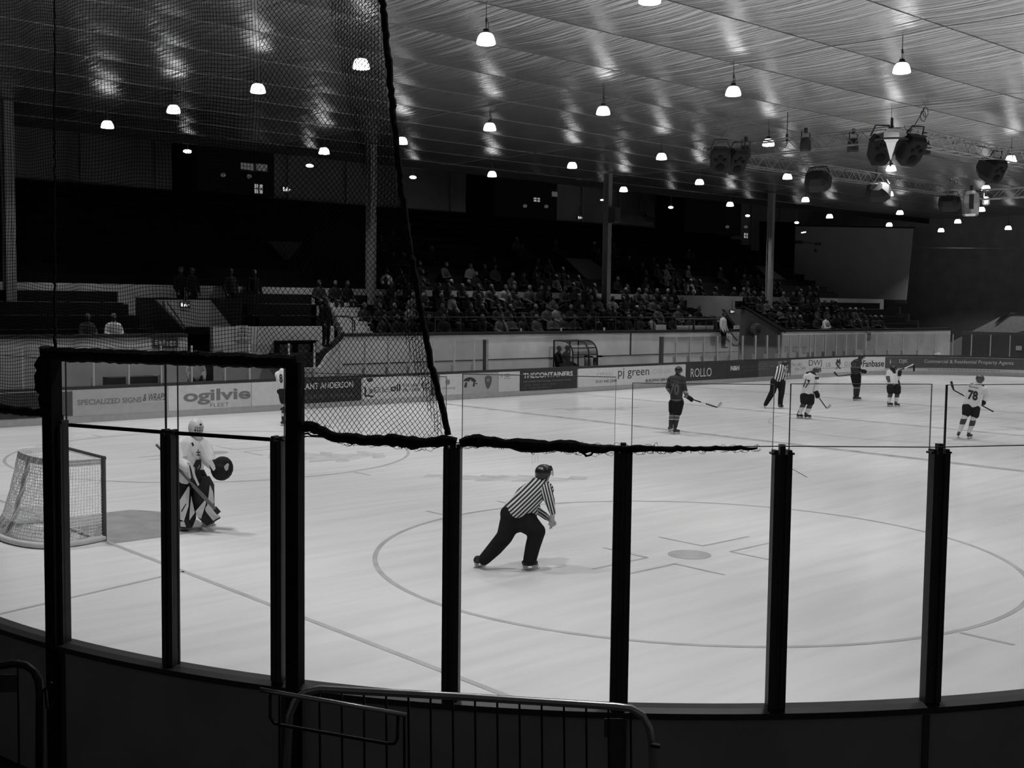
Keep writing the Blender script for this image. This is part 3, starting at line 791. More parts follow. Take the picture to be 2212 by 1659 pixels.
# commentary boxes slung under the stand roof
M_box = mat('box_black', .006, .8, 0, .1, .2)
M_litwin = mat('lit_window', .5, .5, 0, .3, 0, emit=.22); M_dimwin = mat('dim_window', .2, .5, 0, .3, 0, emit=.04)
def cbox(x0, y0, x1, y1, Y, label, wins, spots):
    a = at_y(x0, y1, Y); b = at_y(x1, y0, Y)
    t = thing('commentary_box', label, 'box', ((a.x+b.x)/2, Y, a.z))
    obj('cabin', MB().box((a.x, Y, a.z), (b.x, Y+2.2, b.z)), M_box, t)
    for (u0, v0, u1, v1, lit) in wins:
        c, d = at_y(u0, v1, Y-.02), at_y(u1, v0, Y-.02)
        f = obj('window', MB().box((c.x-.04, Y-.02, c.z-.04), (d.x+.04, Y, d.z+.04)), M_dark, t)
        obj('pane', MB().box((c.x, Y-.035, c.z), (d.x, Y-.02, d.z)), M_litwin if lit else M_dimwin, f)
        if lit:
            mx, mz = (c.x+d.x)/2, (c.z+d.z)/2
            obj('glazing_bar', MB().box((mx-.025, Y-.05, c.z), (mx+.025, Y-.035, d.z)).box((c.x, Y-.05, mz-.02), (d.x, Y-.035, mz+.02)), M_dark, f)
    for (u, v) in spots:
        c = at_y(u, v, Y-.15)
        o = obj('spotlight', MB().ell(c, (.09, 0, 0), (0, .14, 0), (0, 0, .09), 10, 6), M_dimwin, t); smooth(o.data)
    obj('hanger', MB().box((a.x+.2, Y+.5, b.z), (a.x+.3, Y+.6, 11.2)).box((b.x-.3, Y+.5, b.z), (b.x-.2, Y+.6, 11.2)), M_box, t)
cbox(426, 302, 592, 412, 26, 'black commentary box with a lit barred window hung under the roof at left',
     [(550, 399, 567, 417, 1), (520, 354, 548, 366, 0), (553, 356, 577, 368, 0)], [(482, 378), (538, 381)])
cbox(1068, 378, 1204, 466, 26, 'black commentary box with two small white windows, hung between second and third columns',
     [(1153, 428, 1166, 435, 1), (1192, 415, 1204, 424, 0)], [(1134, 445), (1180, 446)])
cbox(1478, 425, 1602, 500, 26, 'black commentary box hung between third and fourth columns', [(1607, 504, 1615, 514, 1)], [(1571, 490), (1611, 490)])
def exit_sign(px, py, Y, w, h, label):
    q = at_y(px, py, Y); k = depth(q)/F; W, H = w*k/2, h*k/2
    t = thing('exit_sign', label, 'sign', q)
    obj('case', MB().box((q.x-W*1.1, q.y, q.z-H*1.25), (q.x+W*1.1, q.y+.06, q.z+H*1.25)), M_black, t)
    lit = mat('exit_lit', .5, .5, 0, .3, 0, emit=.75)
    y = q.y-.01
    def P(u, v): return (q.x+W*u, y, q.z+H*v)
    mb = MB()
    for poly in ([(-.95,-.75),(-.55,-.75),(-.55,.75),(-.95,.75)], [(-.3,-.8),(-.1,-.8),(.1,-.2),(.28,-.75),(.42,-.7),(.25,.0),(.3,.35),(.0,.4),(-.25,.1)], [(.05,.5),(.2,.5),(.2,.85),(.05,.85)], [(.55,-.15),(.75,-.6),(.75,.6)], [(.75,-.15),(.97,-.15),(.97,.15),(.75,.15)]):
        mb.add([P(u, v) for u, v in poly], [tuple(range(len(poly)))])
    obj('pictogram', mb, lit, t)
    obj('hanger', MB().box((q.x-.01, q.y+.01, q.z+H), (q.x+.01, q.y+.03, q.z+H+.5)), M_black, t)
exit_sign(619, 409, 25.9, 19, 11, 'small lit exit sign below the left commentary box')
exit_sign(1253, 470, 25.9, 13, 7, 'small lit exit sign right of the middle commentary box')
exit_sign(400, 658, 19.1, 21, 11, 'bright lit exit sign on the pale stair wall behind the goal')
exit_sign(1582, 673, YW+.9, 13, 7, 'small exit sign on the stair wall above the right gangway')
# ventilation elbow on the back wall
q = at_y(1385, 440, 31.6)
t = thing('duct', 'pale curved ventilation duct on the back wall right of the third column', 'duct', q)
o = obj('pipe', MB().tube([at_y(1387, 428, 31.6), at_y(1387, 455, 31.6), at_y(1390, 465, 31.5), at_y(1397, 472, 31.2), at_y(1408, 474, 30.6)], .16, 10), M_wall3, t); smooth(o.data)
# projection screen in the far corner
M_scr = mat('screen_cloth', .42, .9, 0, .1, .06, .8)
mb = MB().prism([at_x(px, py, 66) for px, py in ((1718, 488), (1850, 489), (1973, 493), (1966, 560), (1957, 651), (1800, 650), (1745, 640), (1712, 610), (1711, 580))], (.06, 0, 0))
t = thing('projection_screen', 'large pale grey screen hanging in the far right corner of the hall', 'screen', at_x(1840, 570, 66))
o = obj('cloth', mb, M_scr, t); recalc(o)
obj('top_bar', MB().bar(at_x(1716, 487, 65.95), at_x(1975, 492, 65.95), .1, .1), M_dark, t)
obj('bottom_bar', MB().bar(at_x(1745, 649, 65.95), at_x(1958, 652, 65.95), .1, .25), M_black, t)
tag(obj('cable', MB().tube([at_x(1900, 532, 60), at_x(1980, 535, 60), at_x(2230, 537, 60)], .018, 4), M_metal), 'thin pale cable stretched across the end of the hall', 'cable')
t = thing('camera_arm', 'black bracket with small devices in front of the projection screen', 'bracket', at_x(1740, 522, 61))
obj('arm', MB().tube([at_x(1716, 523, 61), at_x(1736, 523, 61), at_x(1768, 527, 61)], .03, 5).bar(at_x(1718, 523, 61), at_x(1734, 523, 61), .1, .2), M_black, t)
for px, py in ((1763, 527), (1771, 527), (1762, 541)): obj('device', MB().ell(at_x(px, py, 61), (.12, 0, 0), (0, .1, 0), (0, 0, .12), 8, 6), M_black, t)
t = thing('railing', 'dark railing platform at the foot of the projection screen', 'railing', at_x(1775, 650, 61))
mb = MB()
for a, b, y0, y1 in ((1752, 1772, 631, 648), (1783, 1804, 631, 652)):
    for px in (a, b): mb.tube([at_x(px, y0, 61), at_x(px, y1, 61)], .04, 5)
    for py in (y0, (y0+y1)/2): mb.tube([at_x(a, py, 61), at_x(b, py+1, 61)], .035, 5)
obj('rails', mb, M_black, t)

# ------------------------------------------------------------------ lighting truss over centre ice
TZ = 8.6
M_truss = mat('truss_alu', .30, .4, .8, .5, .1)
c1, c2 = at_z(1580, 326, TZ), at_z(1945, 291, TZ); c3 = at_z(2066, 424, TZ)
X0, X1 = (c1.x+c2.x)/2, c3.x; Y1_, Y0_ = (c1.y+c3.y)/2, c2.y
C4 = [Vector((X0, Y1_, TZ)), Vector((X0, Y0_, TZ)), Vector((X1, Y0_, TZ)), Vector((X1, Y1_, TZ))]
truss = thing('lighting_truss', 'rectangular lattice truss hung over centre ice with speakers and spotlights', 'truss', sum(C4, Vector())/4)
def box_truss(a, b, w=.42, n=None):
    mb = MB(); t = (b-a).normalized(); u = Vector((-t.y, t.x, 0))*w/2; v = Vector((0, 0, w/2)); L = (b-a).length
    off = [u+v, -u+v, -u-v, u-v]
    for q in off: mb.tube([a+q, b+q], .025, 5)
    n = n or int(L/.42)
    for i in range(n):
        p, r = a+t*L*i/n, a+t*L*(i+1)/n
        for k in range(4):
            A, B = off[k], off[(k+1) % 4]
            if i % 2: A, B = B, A
            mb.tube([p+A, r+B], .012, 3, False)
    return mb
for i in range(4): obj('truss_beam', box_truss(C4[i], C4[(i+1) % 4]), M_truss, truss)
for k, (px, py, p2) in enumerate(((1570, 280, C4[0]), (1745, 255, C4[0].lerp(C4[1], .45)), (1997, 235, C4[1]+Vector((.6, 0, 0))), (1836, 330, C4[0].lerp(C4[3], .55)), (2045, 385, C4[3]), (2203, 300, C4[1].lerp(C4[2], .6)))):
    top = at_z(px, py, ZC-.1) if k in (0, 2, 4) else Vector((p2.x, p2.y, ZC-.1))
    mb = MB().tube([p2+Vector((0, 0, .15)), p2.lerp(top, .35)], .045, 6).tube([p2, top], .014, 4)
    if k in (2, 4):
        for f in (.75, .9): 
            c = p2.lerp(top, f); mb.tube([c+Vector((.16+.16*math.cos(2*PI*i/12), 0, .16*math.sin(2*PI*i/12))) for i in range(13)], .012, 4)
    obj('chain_hoist', mb, M_black, truss)
M_spk = mat('speaker_grey', .022, .7, 0, .2, .15)
M_cone = mat('speaker_cone', .008, .8, 0, .2, .1)
def pa(px, py, z, yaw, pitch, w, h, dd, label, holes=True):
    """moulded PA speaker: wedge with rounded face, hung from the truss"""
    q = at_z(px, py, z); w *= .86; h *= .86; dd *= .9
    t = thing('pa_speaker', label, 'loudspeaker', q, 'PA speakers hung from the lighting truss')
    R = Matrix.Rotation(yaw, 3, 'Z') @ Matrix.Rotation(pitch, 3, 'X')
    def T(x, y, zz): return q + R @ Vector((x, y, zz))
    ring = lambda s, y: [T(x*w/2*s, y, zz*h/2*s) for x, zz in ((-1, -.55), (-.6, -1), (.6, -1), (1, -.55), (1, .6), (.65, 1), (-.65, 1), (-1, .6))]
    mb = MB(); prof = ((.80, -dd*.5), (.95, -dd*.46), (1.0, -dd*.36), (.92, dd*.1), (.62, dd*.42), (.5, dd*.5))
    for s, y in prof: mb.v += [tuple(p) for p in ring(s, y)]
    for i in range(len(prof)-1):
        for j in range(8):
            a = i*8+j; b = i*8+(j+1) % 8; mb.f.append((a, b, b+8, a+8))
    mb.f.append(tuple(range(8))[::-1]); mb.f.append(tuple(len(mb.v)-8+j for j in range(8)))
    o = obj('cabinet', mb, M_spk, t); recalc(o)
    if holes:
        for cx, cz, r in ((0, -.42, .36), (-.42, .18, .17), (.42, .18, .17), (0, .42, .20)):
            m2 = MB(); c = T(cx*w/2, -dd*.505, cz*h/2); ax = R @ Vector((r*w/2*1.25, 0, 0)); az = R @ Vector((0, 0, r*h/2*.9)); ay = R @ Vector((0, .03, 0))
            m2.ell(c, ax, ay, az, 14, 6); o = obj('driver', m2, M_cone, t); smooth(o.data)
    obj('yoke', MB().tube([T(-w*.45, 0, h*.4), T(-w*.3, 0, h*.75), T(w*.3, 0, h*.75), T(w*.45, 0, h*.4)], .025, 5), M_black, t)
    return t
va = YAW
pa(1556, 342, TZ-.45, -.9, .5, .75, .95, .75, 'dark PA speaker at the left corner of the truss, rear one of a pair')
pa(1586, 346, TZ-.45, -.35, .5, .75, .95, .7, 'dark PA speaker with round drivers at left truss corner, front one of a pair')
pa(1898, 320, TZ-.45, -.75, .45, .75, 1.05, .7, 'dark PA speaker with round drivers left of the bright cone')
pa(1962, 319, TZ-.45, -.35+.0, .6, .8, 1.05, .8, 'dark PA speaker with round drivers right of the bright cone')
pa(2138, 364, TZ-.45, -.2, .5, .8, .95, .9, 'dark PA speaker under the right beam of the truss')
pa(1765, 388, TZ-.45, 1.9, .4, 1.1, .8, .8, 'dark PA speaker seen from behind under the left beam, nearest the corner', False)
pa(1896, 412, TZ-.45, 1.9, .4, 1.1, .8, .8, 'dark PA speaker seen from behind under the left beam, in the middle', False)
pa(2050, 436, TZ-.45, 1.9, .4, 1.1, .75, .8, 'dark PA speaker seen from behind at the far end of the left beam', False)
def spot(px, py, z, s, label):
    q = at_z(px, py, z)
    t = thing('spotlight', label, 'spotlight', q, 'spotlights on the lighting truss')
    o = obj('can', MB().lathe([(.13*s, -.2*s), (.15*s, -.15*s), (.15*s, .05*s), (.10*s, .16*s), (.05*s, .18*s)], 12, q), M_black, t)
    obj('yoke', MB().tube([q+Vector((-.19*s, 0, 0)), q+Vector((-.19*s, 0, .3*s)), q+Vector((.19*s, 0, .3*s)), q+Vector((.19*s, 0, 0))], .018, 5), M_black, t)
    obj('clamp', MB().box((q.x-.04, q.y-.04, q.z+.28*s), (q.x+.04, q.y+.04, q.z+.42*s)), M_black, t)
for px, py, lab in ((1611, 328, 'black spotlight beside the left corner speakers'), (1740, 311, 'black spotlight under the middle of the near beam'), (1843, 313, 'black square-yoked spotlight left of the bright cone pair'),
                    (1998, 320, 'black spotlight right of the bright cone pair'), (2130, 434, 'black spotlight below the bright lit beam')):
    spot(px, py, TZ-.15, 1.15, lab)
# bright faceted cone between the speaker pair
q = at_z(1925, 312, TZ-.4)
t = thing('mirror_cone', 'bright faceted mirrored cone hanging between two dark speakers', 'light effect', q)
o = obj('cone', MB().lathe([(.02, -.42), (.28, .02), (.42, .10), (.42, .30), (.25, .42)], 6, q), mat('mirror_facets', .75, .16, 1, .5, 0), t)
obj('ring', MB().tube([q+Vector((.45*math.cos(2*PI*i/20), .45*math.sin(2*PI*i/20), .12)) for i in range(21)], .03, 6), M_black, t)
obj('rod', MB().tube([q+Vector((0, 0, -.45)), q+Vector((0, 0, -.62))], .03, 6).tube([q+Vector((0, 0, .4)), q+Vector((0, 0, .75))], .04, 6), M_black, t)
# shiny moving light at the far corner
q = at_z(2097, 440, TZ-.75)
t = thing('moving_head_light', 'shiny pale moving-head light with black window hanging below the far truss corner', 'spotlight', q)
R = RT.copy(); R.z = 0; R.normalize(); N = Vector((-FW.x, -FW.y, 0)).normalized()
mb = MB()
prof = [(-.5, .22, .30), (-.42, .30, .36), (0, .33, .36), (.38, .28, .33), (.5, .16, .22)]
for zz, a, b in prof: mb.v += [tuple(q+R*a*sx*(1 if abs(sy) < .9 else .7)+N*b*sy*(1 if abs(sx) < .9 else .7)+Vector((0, 0, zz*1.05))) for sx, sy in ((-1, -.5), (-.5, -1), (.5, -1), (1, -.5), (1, .5), (.5, 1), (-.5, 1), (-1, .5))]
for i in range(len(prof)-1):
    for j in range(8): mb.f.append((i*8+j, i*8+(j+1) % 8, i*8+8+(j+1) % 8, i*8+8+j))
mb.f.append(tuple(range(8))[::-1]); mb.f.append(tuple(len(mb.v)-8+j for j in range(8)))
o = obj('body', mb, mat('chrome_shell', .9, .22, .85, .5, 0), t); recalc(o)
obj('window', MB().obox(q-R*.12+N*.37+Vector((0, 0, .05)), R*.09, N*.02, (0, 0, .30)), M_black, t)
obj('yoke', MB().tube([q+Vector((0, 0, .5)), q+Vector((0, 0, .75))], .06, 6), M_black, t)

# ------------------------------------------------------------------ things behind the far boards
def panel(px0, py0, px1, py1, Y, m, name, label, cat, texts=()):
    a, b = at_y(px0, py1, Y), at_y(px1, py0, Y)
    t = thing(name, label, cat, ((a.x+b.x)/2, Y, a.z))
    obj('sheet', MB().box((a.x, Y, a.z), (b.x, Y+.02, b.z)), m, t)
    for tx, u0, u1, v0, v1, ink in texts:
        vs, fs = text2d(tx); w, h = b.x-a.x, b.z-a.z
        mb = MB(); mb.add([(a.x+w*(u0+(u1-u0)*u), Y-.004, a.z+h*(v0+(v1-v0)*v)) for u, v in vs], fs); obj('lettering', mb, INK[ink], t)
M_paper = mat('notice_paper', .50, .8, 0, .2, .05)
panel(510, 703, 537, 736, YW+1.15, M_paper, 'notice', 'white safety notice on the taller wall above the goalkeeper gate', 'sign', [('~oo', .3, .7, .78, .95, 'k'), ('~smokin', .1, .9, .55, .7, 'k'), ('~eyon', .1, .9, .3, .45, 'k'), ('~ere', .3, .7, .08, .2, 'k')])
panel(1536, 722, 1548, 743, YW-.05, mat('notice_grey', .34, .8, 0, .2, .05), 'notice', 'grey notice on the wall left of the right gangway', 'sign', [('~eep', .15, .85, .6, .75, 'k'), ('~lear', .15, .85, .3, .45, 'k')])
panel(1585, 703, 1597, 725, YW-.05, M_paper, 'notice', 'white notice hanging beside the steward at the right gangway', 'sign', [('~oo', .3, .7, .78, .92, 'k'), ('~ntry', .12, .88, .52, .68, 'k'), ('~urin', .12, .88, .3, .44, 'k'), ('~la', .25, .75, .06, .2, 'k')])
panel(1872, 714, 1882, 733, YW-.05, MATS['notice_grey'], 'notice', 'grey notice high on the right end wall', 'sign', [('~xit', .15, .85, .5, .7, 'k')])
for k, (a, b, y0, y1, lab) in enumerate(((1697, 1704, 749, 759, 'left'), (1714, 1723, 748, 758, 'middle'), (1735, 1742, 748, 762, 'right'))):
    panel(a, y0, b, y1, YW-.05, M_paper, 'paper_notice', 'small white paper notice, %s of three behind the referee' % lab, 'sign')
for px, py, w, h, lab in ((1935, 752, 9, 8, 'square white paper notice behind the far corner glass'), (2201, 752, 13, 9, 'square white paper notice at the far right edge')):
    a, b = at_x(px-w/2, py+h/2, 61.4), at_x(px+w/2, py-h/2, 61.4)
    t = thing('paper_notice', lab, 'sign', (61.4, a.y, a.z)); obj('sheet', MB().box((61.38, b.y, a.z), (61.4, a.y, b.z)), M_paper, t)
a, b = at_y(225, 826, YW-.4), at_y(330, 811, YW-.4)
t = thing('bench', 'long low dark bench against the wall behind the specialized signs advert', 'bench', ((a.x+b.x)/2, YW-.4, 0))
obj('seat', MB().box((a.x, YW-.75, .85), (b.x, YW-.3, b.z)), M_dark, t); obj('frame', MB().box((a.x+.1, YW-.7, 0), (a.x+.2, YW-.35, .85)).box((b.x-.2, YW-.7, 0), (b.x-.1, YW-.35, .85)), M_dark, t)
panel(330, 729, 385, 752, YW-.05, mat('banner_dark', .05, .8, 0, .2, .1), 'wall_sign', 'dark wall sign with pale scrawled lettering above the goalmouth', 'sign', [('~kate', .1, .5, .3, .8, 'p'), ('~ire', .55, .95, .2, .7, 'p')])
# pale barrier panels at the right gangway
for k, (a, b) in enumerate(((1462, 1497), (1499, 1542))):
    p, q = at_y(a, 716, YW+.1), at_y(b, 703, YW+.1); p.z = max(p.z, 2.36)
    t = thing('barrier_panel', 'pale panel between dark posts above the right end of the bench wall, %s one' % ('left', 'right')[k], 'barrier', (p.x, YW+.1, p.z))
    obj('sheet', MB().box((p.x, YW+.1, p.z), (q.x, YW+.14, q.z)), M_wall2, t); obj('post', MB().box((q.x, YW+.06, p.z), (q.x+.08, YW+.18, q.z+.45)), M_dark, t)
# thin handrail along the top of the stand wall
mb = MB(); zr = 2.95
for k in range(34):
    x = xb+1+k*1.25
    if xc-1 < x < X_(1560, 700, YW): mb.tube([(x, YW+.1, 2.3), (x, YW+.1, zr)], .02, 4)
mb.tube([(xc, YW+.1, zr), (X_(1560, 700, YW), YW+.1, zr)], .02, 5)
tag(obj('handrail', mb, M_dark), 'thin dark handrail along the top of the long bench wall', 'handrail')
mb = MB()
mb.tube([at_y(1459, 703, YW), at_y(1459, 689, YW), at_y(1553, 689, YW), at_y(1592, 735, YW)], .035, 5).tube([at_y(1548, 704, YW), at_y(1552, 716, YW), at_y(1585, 746, YW), at_y(1598, 746, YW)], .035, 5)
for px in (1500, 1548): mb.tube([at_y(px, 689, YW), at_y(px, 718, YW)], .03, 5)
tag(obj('handrail', mb, M_black), 'black tubular handrail running down the right gangway steps', 'handrail')
tag(obj('handrail', MB().tube([at_y(352, 650, 18.4), at_y(356, 668, 18.4), at_y(398, 712, 18.4)], .05, 6).tube([at_y(361, 652, 18.4), at_y(398, 705, 18.4)], .03, 5), M_black), 'black handrail sloping beside the exit sign behind the goal', 'handrail')
q = at_y(1633, 714, YW-.2)
t = thing('hose_reel', 'round black reel fixed to the grey sloping wall at the right gangway', 'reel', q)
o = obj('drum', MB().lathe([(.30, -.14), (.36, -.1), (.36, .1), (.30, .14)], 18), M_black, t); o.matrix_parent_inverse = Matrix(); o.matrix_basis = Matrix.Rotation(PI/2, 4, 'X')
o = obj('hub', MB().lathe([(.10, -.2), (.10, .2)], 10), M_dark, t); o.matrix_parent_inverse = Matrix(); o.matrix_basis = Matrix.Rotation(PI/2, 4, 'X')
# curved shelter over the penalty bench
p0, p1 = at_y(1196, 790, 16.75), at_y(1291, 790, 15.62); zt = at_y(1230, 737, 15.9).z
t = thing('bench_shelter', 'small shelter with curved clear roof behind the THECONTAINERS advert', 'shelter', (p0.x, 15.9, 0))
arc = [(16.75, 0), (16.75, zt)] + [(16.75-.55-.55*math.sin(a)*1.0, zt-.55+.55*math.cos(a)) for a in np.linspace(0, PI/2, 7)] + [(15.62, 0)]
for x in (p0.x, (p0.x*.35+p1.x*.65), p1.x): obj('frame', MB().tube([(x, y, z) for y, z in arc], .035, 6), M_dark, t)
mb = MB()
for y, z in (arc[1], arc[2], arc[6], arc[8]): mb.tube([(p0.x, y, z), (p1.x, y, z)], .03, 5)
obj('frame', mb, M_dark, t)
mb = MB()
for (y, z), (y2, z2) in zip(arc[1:8], arc[2:9]): mb.add([(p0.x, y, z), (p1.x, y, z), (p1.x, y2, z2), (p0.x, y2, z2)], [(0, 1, 2, 3)])
obj('roof_sheet', mb, mat_glass('shelter_sheet', .55, .4), t)
mb = MB()
for x in (p0.x, p1.x):
    mb = MB(); mb.add([(x, 16.73, .5), (x, 16.73, zt)]+[(x, y, z) for y, z in arc[2:9]]+[(x, 15.64, .5)], [tuple(range(10))]); obj('side_sheet', mb, mat_glass('shelter_side', .72, .4), t)

a, b = at_y(1277, 790, 16.2), at_y(1302, 768, 16.2)
t = thing('cupboard', 'open-fronted white cupboard beside the bench shelter', 'cupboard', (a.x, 16.2, 0))
obj('carcass', MB().box((a.x, 16.2, 0), (a.x+.1, 16.6, b.z)).box((b.x-.3, 16.2, 0), (b.x, 16.6, b.z)).box((a.x, 16.2, b.z-.07), (b.x, 16.6, b.z)).box((a.x, 16.55, 0), (b.x, 16.6, b.z)), M_white, t)
obj('shelf', MB().box((a.x+.1, 16.22, b.z-.25), (b.x-.3, 16.5, b.z-.2)), M_dark, t)
# ================================================================== goal
M_post = mat('goal_post', .055, .4, 0, .4, .1); M_pad = mat('goal_canvas', .42, .8, 0, .2, .1); M_mesh = mat('goal_mesh', .80, .8, 0, .2, .05)
G = thing('hockey_goal', 'hockey goal frame with white mesh standing on the goal line at left', 'goal', (0, 0, 0))
HW, GH, r_ = .94, 1.22, .035
obj('post', MB().tube([(0, -HW, 0), (0, -HW, GH+.03)], r_, 10), M_post, G, 1)
obj('post', MB().tube([(0, HW, 0), (0, HW, GH+.03)], r_, 10), M_post, G, 1)
obj('crossbar', MB().tube([(0, -HW-.03, GH), (0, HW+.03, GH)], r_, 10), M_post, G, 1)
def base_curve(n=28):
    P = [(0, -HW), (-.35, -HW-.10)]
    for i in range(n+1):
        a = -PI/2-PI*i/n*1.0
        P.append((-.68+.46*math.cos(a)*1.0, (HW+.12)*-1*math.sin(-a)*1.0 if 0 else (HW+.12)*math.sin(a)*1.0))
    P += [(-.35, HW+.10), (0, HW)]
    return P
def top_curve():
    P = [(0, -HW)]
    n = 28
    for i in range(n+1):
        a = -PI/2-PI*i/n
        P.append((-.42+.32*math.cos(a), HW*.98*math.sin(a)))
    P.append((0, HW)); return P
bc, tc_ = base_curve(), top_curve()
obj('base_frame', MB().tube([(x, y, .045) for x, y in bc], .045, 8), mat('goal_base', .60, .6, 0, .3, .06), G, 1)
def resample(P, n):
    P = [Vector((p[0], p[1], 0)) for p in P]; L = [0]
    for a, b in zip(P, P[1:]): L.append(L[-1]+(b-a).length)
    out = []
    for i in range(n+1):
        s = L[-1]*i/n; k = max(j for j in range(len(L)) if L[j] <= s+1e-9); k = min(k, len(P)-2)
        f = (s-L[k])/(L[k+1]-L[k]+1e-9); out.append(P[k].lerp(P[k+1], min(f, 1)))
    return out
NB = 74; NV = 26
B_, T_ = resample(bc, NB), resample(tc_, NB)
def gp(i, j):
    """point of the netting surface: i along the frame, j from ice to crossbar height; it sags outwards near the ice"""
    f = j/NV; b, t = B_[i], T_[i]
    g = f**.62
    p = b.lerp(t, g); wob = .012*math.sin(i*1.3+j*.9)
    return Vector((p.x*(1+wob), p.y*(1+wob*.5), .05+(GH-.05)*f))
mb = MB()
for i in range(NB+1): mb.tube([gp(i, j) for j in range(0, NV+1, 1)], .005, 3, False)
for j in range(NV+1): mb.tube([gp(i, j) for i in range(NB+1)], .005, 3, False)
for i in range(6, NB-5, 2):
    t = T_[i]; mb.tube([(t.x, t.y, GH), (0, t.y, GH)], .0035, 3, False)
for k in range(1, 6): mb.tube([(-.09*k, -HW*.95, GH-.01), (-.09*k, HW*.95, GH-.01)], .0035, 3, False)
obj('netting', mb, M_mesh, G)
mb = MB()
q = [gp(i, NV) for i in range(NB+1)]; q2 = [gp(i, NV-2) for i in range(NB+1)]
for i in range(NB): mb.add([q[i], q[i+1], q2[i+1], q2[i]], [(0, 1, 2, 3)])
obj('top_pad', mb, M_pad, G)
c_ = gp(NB//2, NV); e_ = gp(NB//2, 1)
mb = MB()
for j in range(NV): 
    a, b = gp(NB//2, j), gp(NB//2, j+1); mb.bar(a+Vector((.02, 0, 0)), b+Vector((.02, 0, 0)), .10, .03, (1, 0, 0))
obj('back_support', mb, M_pad, G)
mb = MB()
for i in range(NB): 
    a, b = gp(i, 0), gp(i+1, 0); c, d = gp(i+1, 5), gp(i, 5); mb.add([a, b, c, d], [(0, 1, 2, 3)])
obj('skirt', MB().add([], []) if 0 else mb, mat_glass('skirt_mesh', .75, .1), G)
mb = MB()
c = Vector((-.35, -.05, GH+.0))
mb.ell(c+Vector((-.02, 0, .05)), (.045, 0, 0), (0, .045, 0), (0, 0, .10), 10, 8)
q = at_d(122, 968, depth(c)); 
tag(obj('water_bottle', mb, M_black), 'black water bottle lying on top of the goal net', 'bottle')

# ================================================================== near corner barrier
PX = [145, 375, 630, 980, 1335, 1670, 1998]
TH0, DTH = math.radians(-164.76), math.radians(7.395)
TH = [math.radians(a) for a in (-164.76, -157.02, -150.27, -142.36, -134.79, -127.78, -120.39)]
ZS, ZT = 1.05, 2.69
def cyl_sweep(th0, th1, prof, n=40):
    """closed (r, z) profile carried round the corner"""
    mb = MB(); k = len(prof)
    for i in range(n+1):
        a = th0+(th1-th0)*i/n
        for r, z in prof: mb.v.append(tuple(cpt(a, z, r)))
    for i in range(n):
        for j in range(k):
            a = i*k+j; b = i*k+(j+1) % k; mb.f.append((a, a+k, b+k, b))
    mb.f.append(tuple(range(k))[::-1]); mb.f.append(tuple(n*k+j for j in range(k)))
    return mb
T0, T1 = math.radians(-182), math.radians(-96)
nb = thing('rink_boards', 'dark outer side of the curved dasher boards in front of the camera', 'rink boards', cpt(TH[4], 0))
o = obj('board_face', cyl_sweep(T0, T1, [(CR-.02, 0), (CR+.05, 0), (CR+.05, ZS-.06), (CR-.02, ZS-.06)], 80), mat('board_outer', .27, .7, 0, .2, .12, 2), nb); recalc(o)
o = obj('inner_face', cyl_sweep(T0, T1, [(CR-.045, 0), (CR-.022, 0), (CR-.022, ZS-.06), (CR-.045, ZS-.06)], 80), MATS['board_white'], nb); recalc(o)
o = obj('top_rail', cyl_sweep(T0, T1, [(CR-.05, ZS-.06), (CR+.09, ZS-.06), (CR+.09, ZS-.02), (CR+.04, ZS), (CR-.05, ZS)], 80), M_rail, nb); recalc(o)
mb = MB()
for px in (1990, 1335, 630, 145):
    th = theta(cyl(px, 1560 if px > 1000 else 1500)); t = Vector((-math.sin(th), math.cos(th), 0)); n = Vector((math.cos(th), math.sin(th), 0))
    w = .022 if px == 1990 else .05
    mb = MB(); mb.obox(cpt(th, ZS/2-.04, CR+.056), t*w, n*.008, (0, 0, ZS/2-.04)); obj('seam_strip', mb, M_black, nb)
pane_lab = ['glass pane at the far left behind the safety net, left of the goal', 'glass pane in front of the goal mouth, beside the left padded frame post',
            'glass pane in front of the goalkeeper', 'glass pane left of the linesman, below the sagging net roll', 'glass pane in front of the crouching linesman',
            'glass pane in front of the player in black, right of the linesman', 'glass pane in front of the white player wearing 17', 'glass pane at the right edge in front of player 78']
post_lab = ['black glass support post joined to the left padded frame post', 'slim black glass support post in front of the goalkeeper', 'black glass support post joined to the right padded frame post',
            'black glass support post where the net edge rope ends, left of the linesman', 'black glass support post right of the linesman', 'black glass support post below the referee and player 17', 'black glass support post left of player 78']
post_lab += ['black glass support post beyond the right edge of the photograph', 'black glass support post beyond the left edge of the photograph']
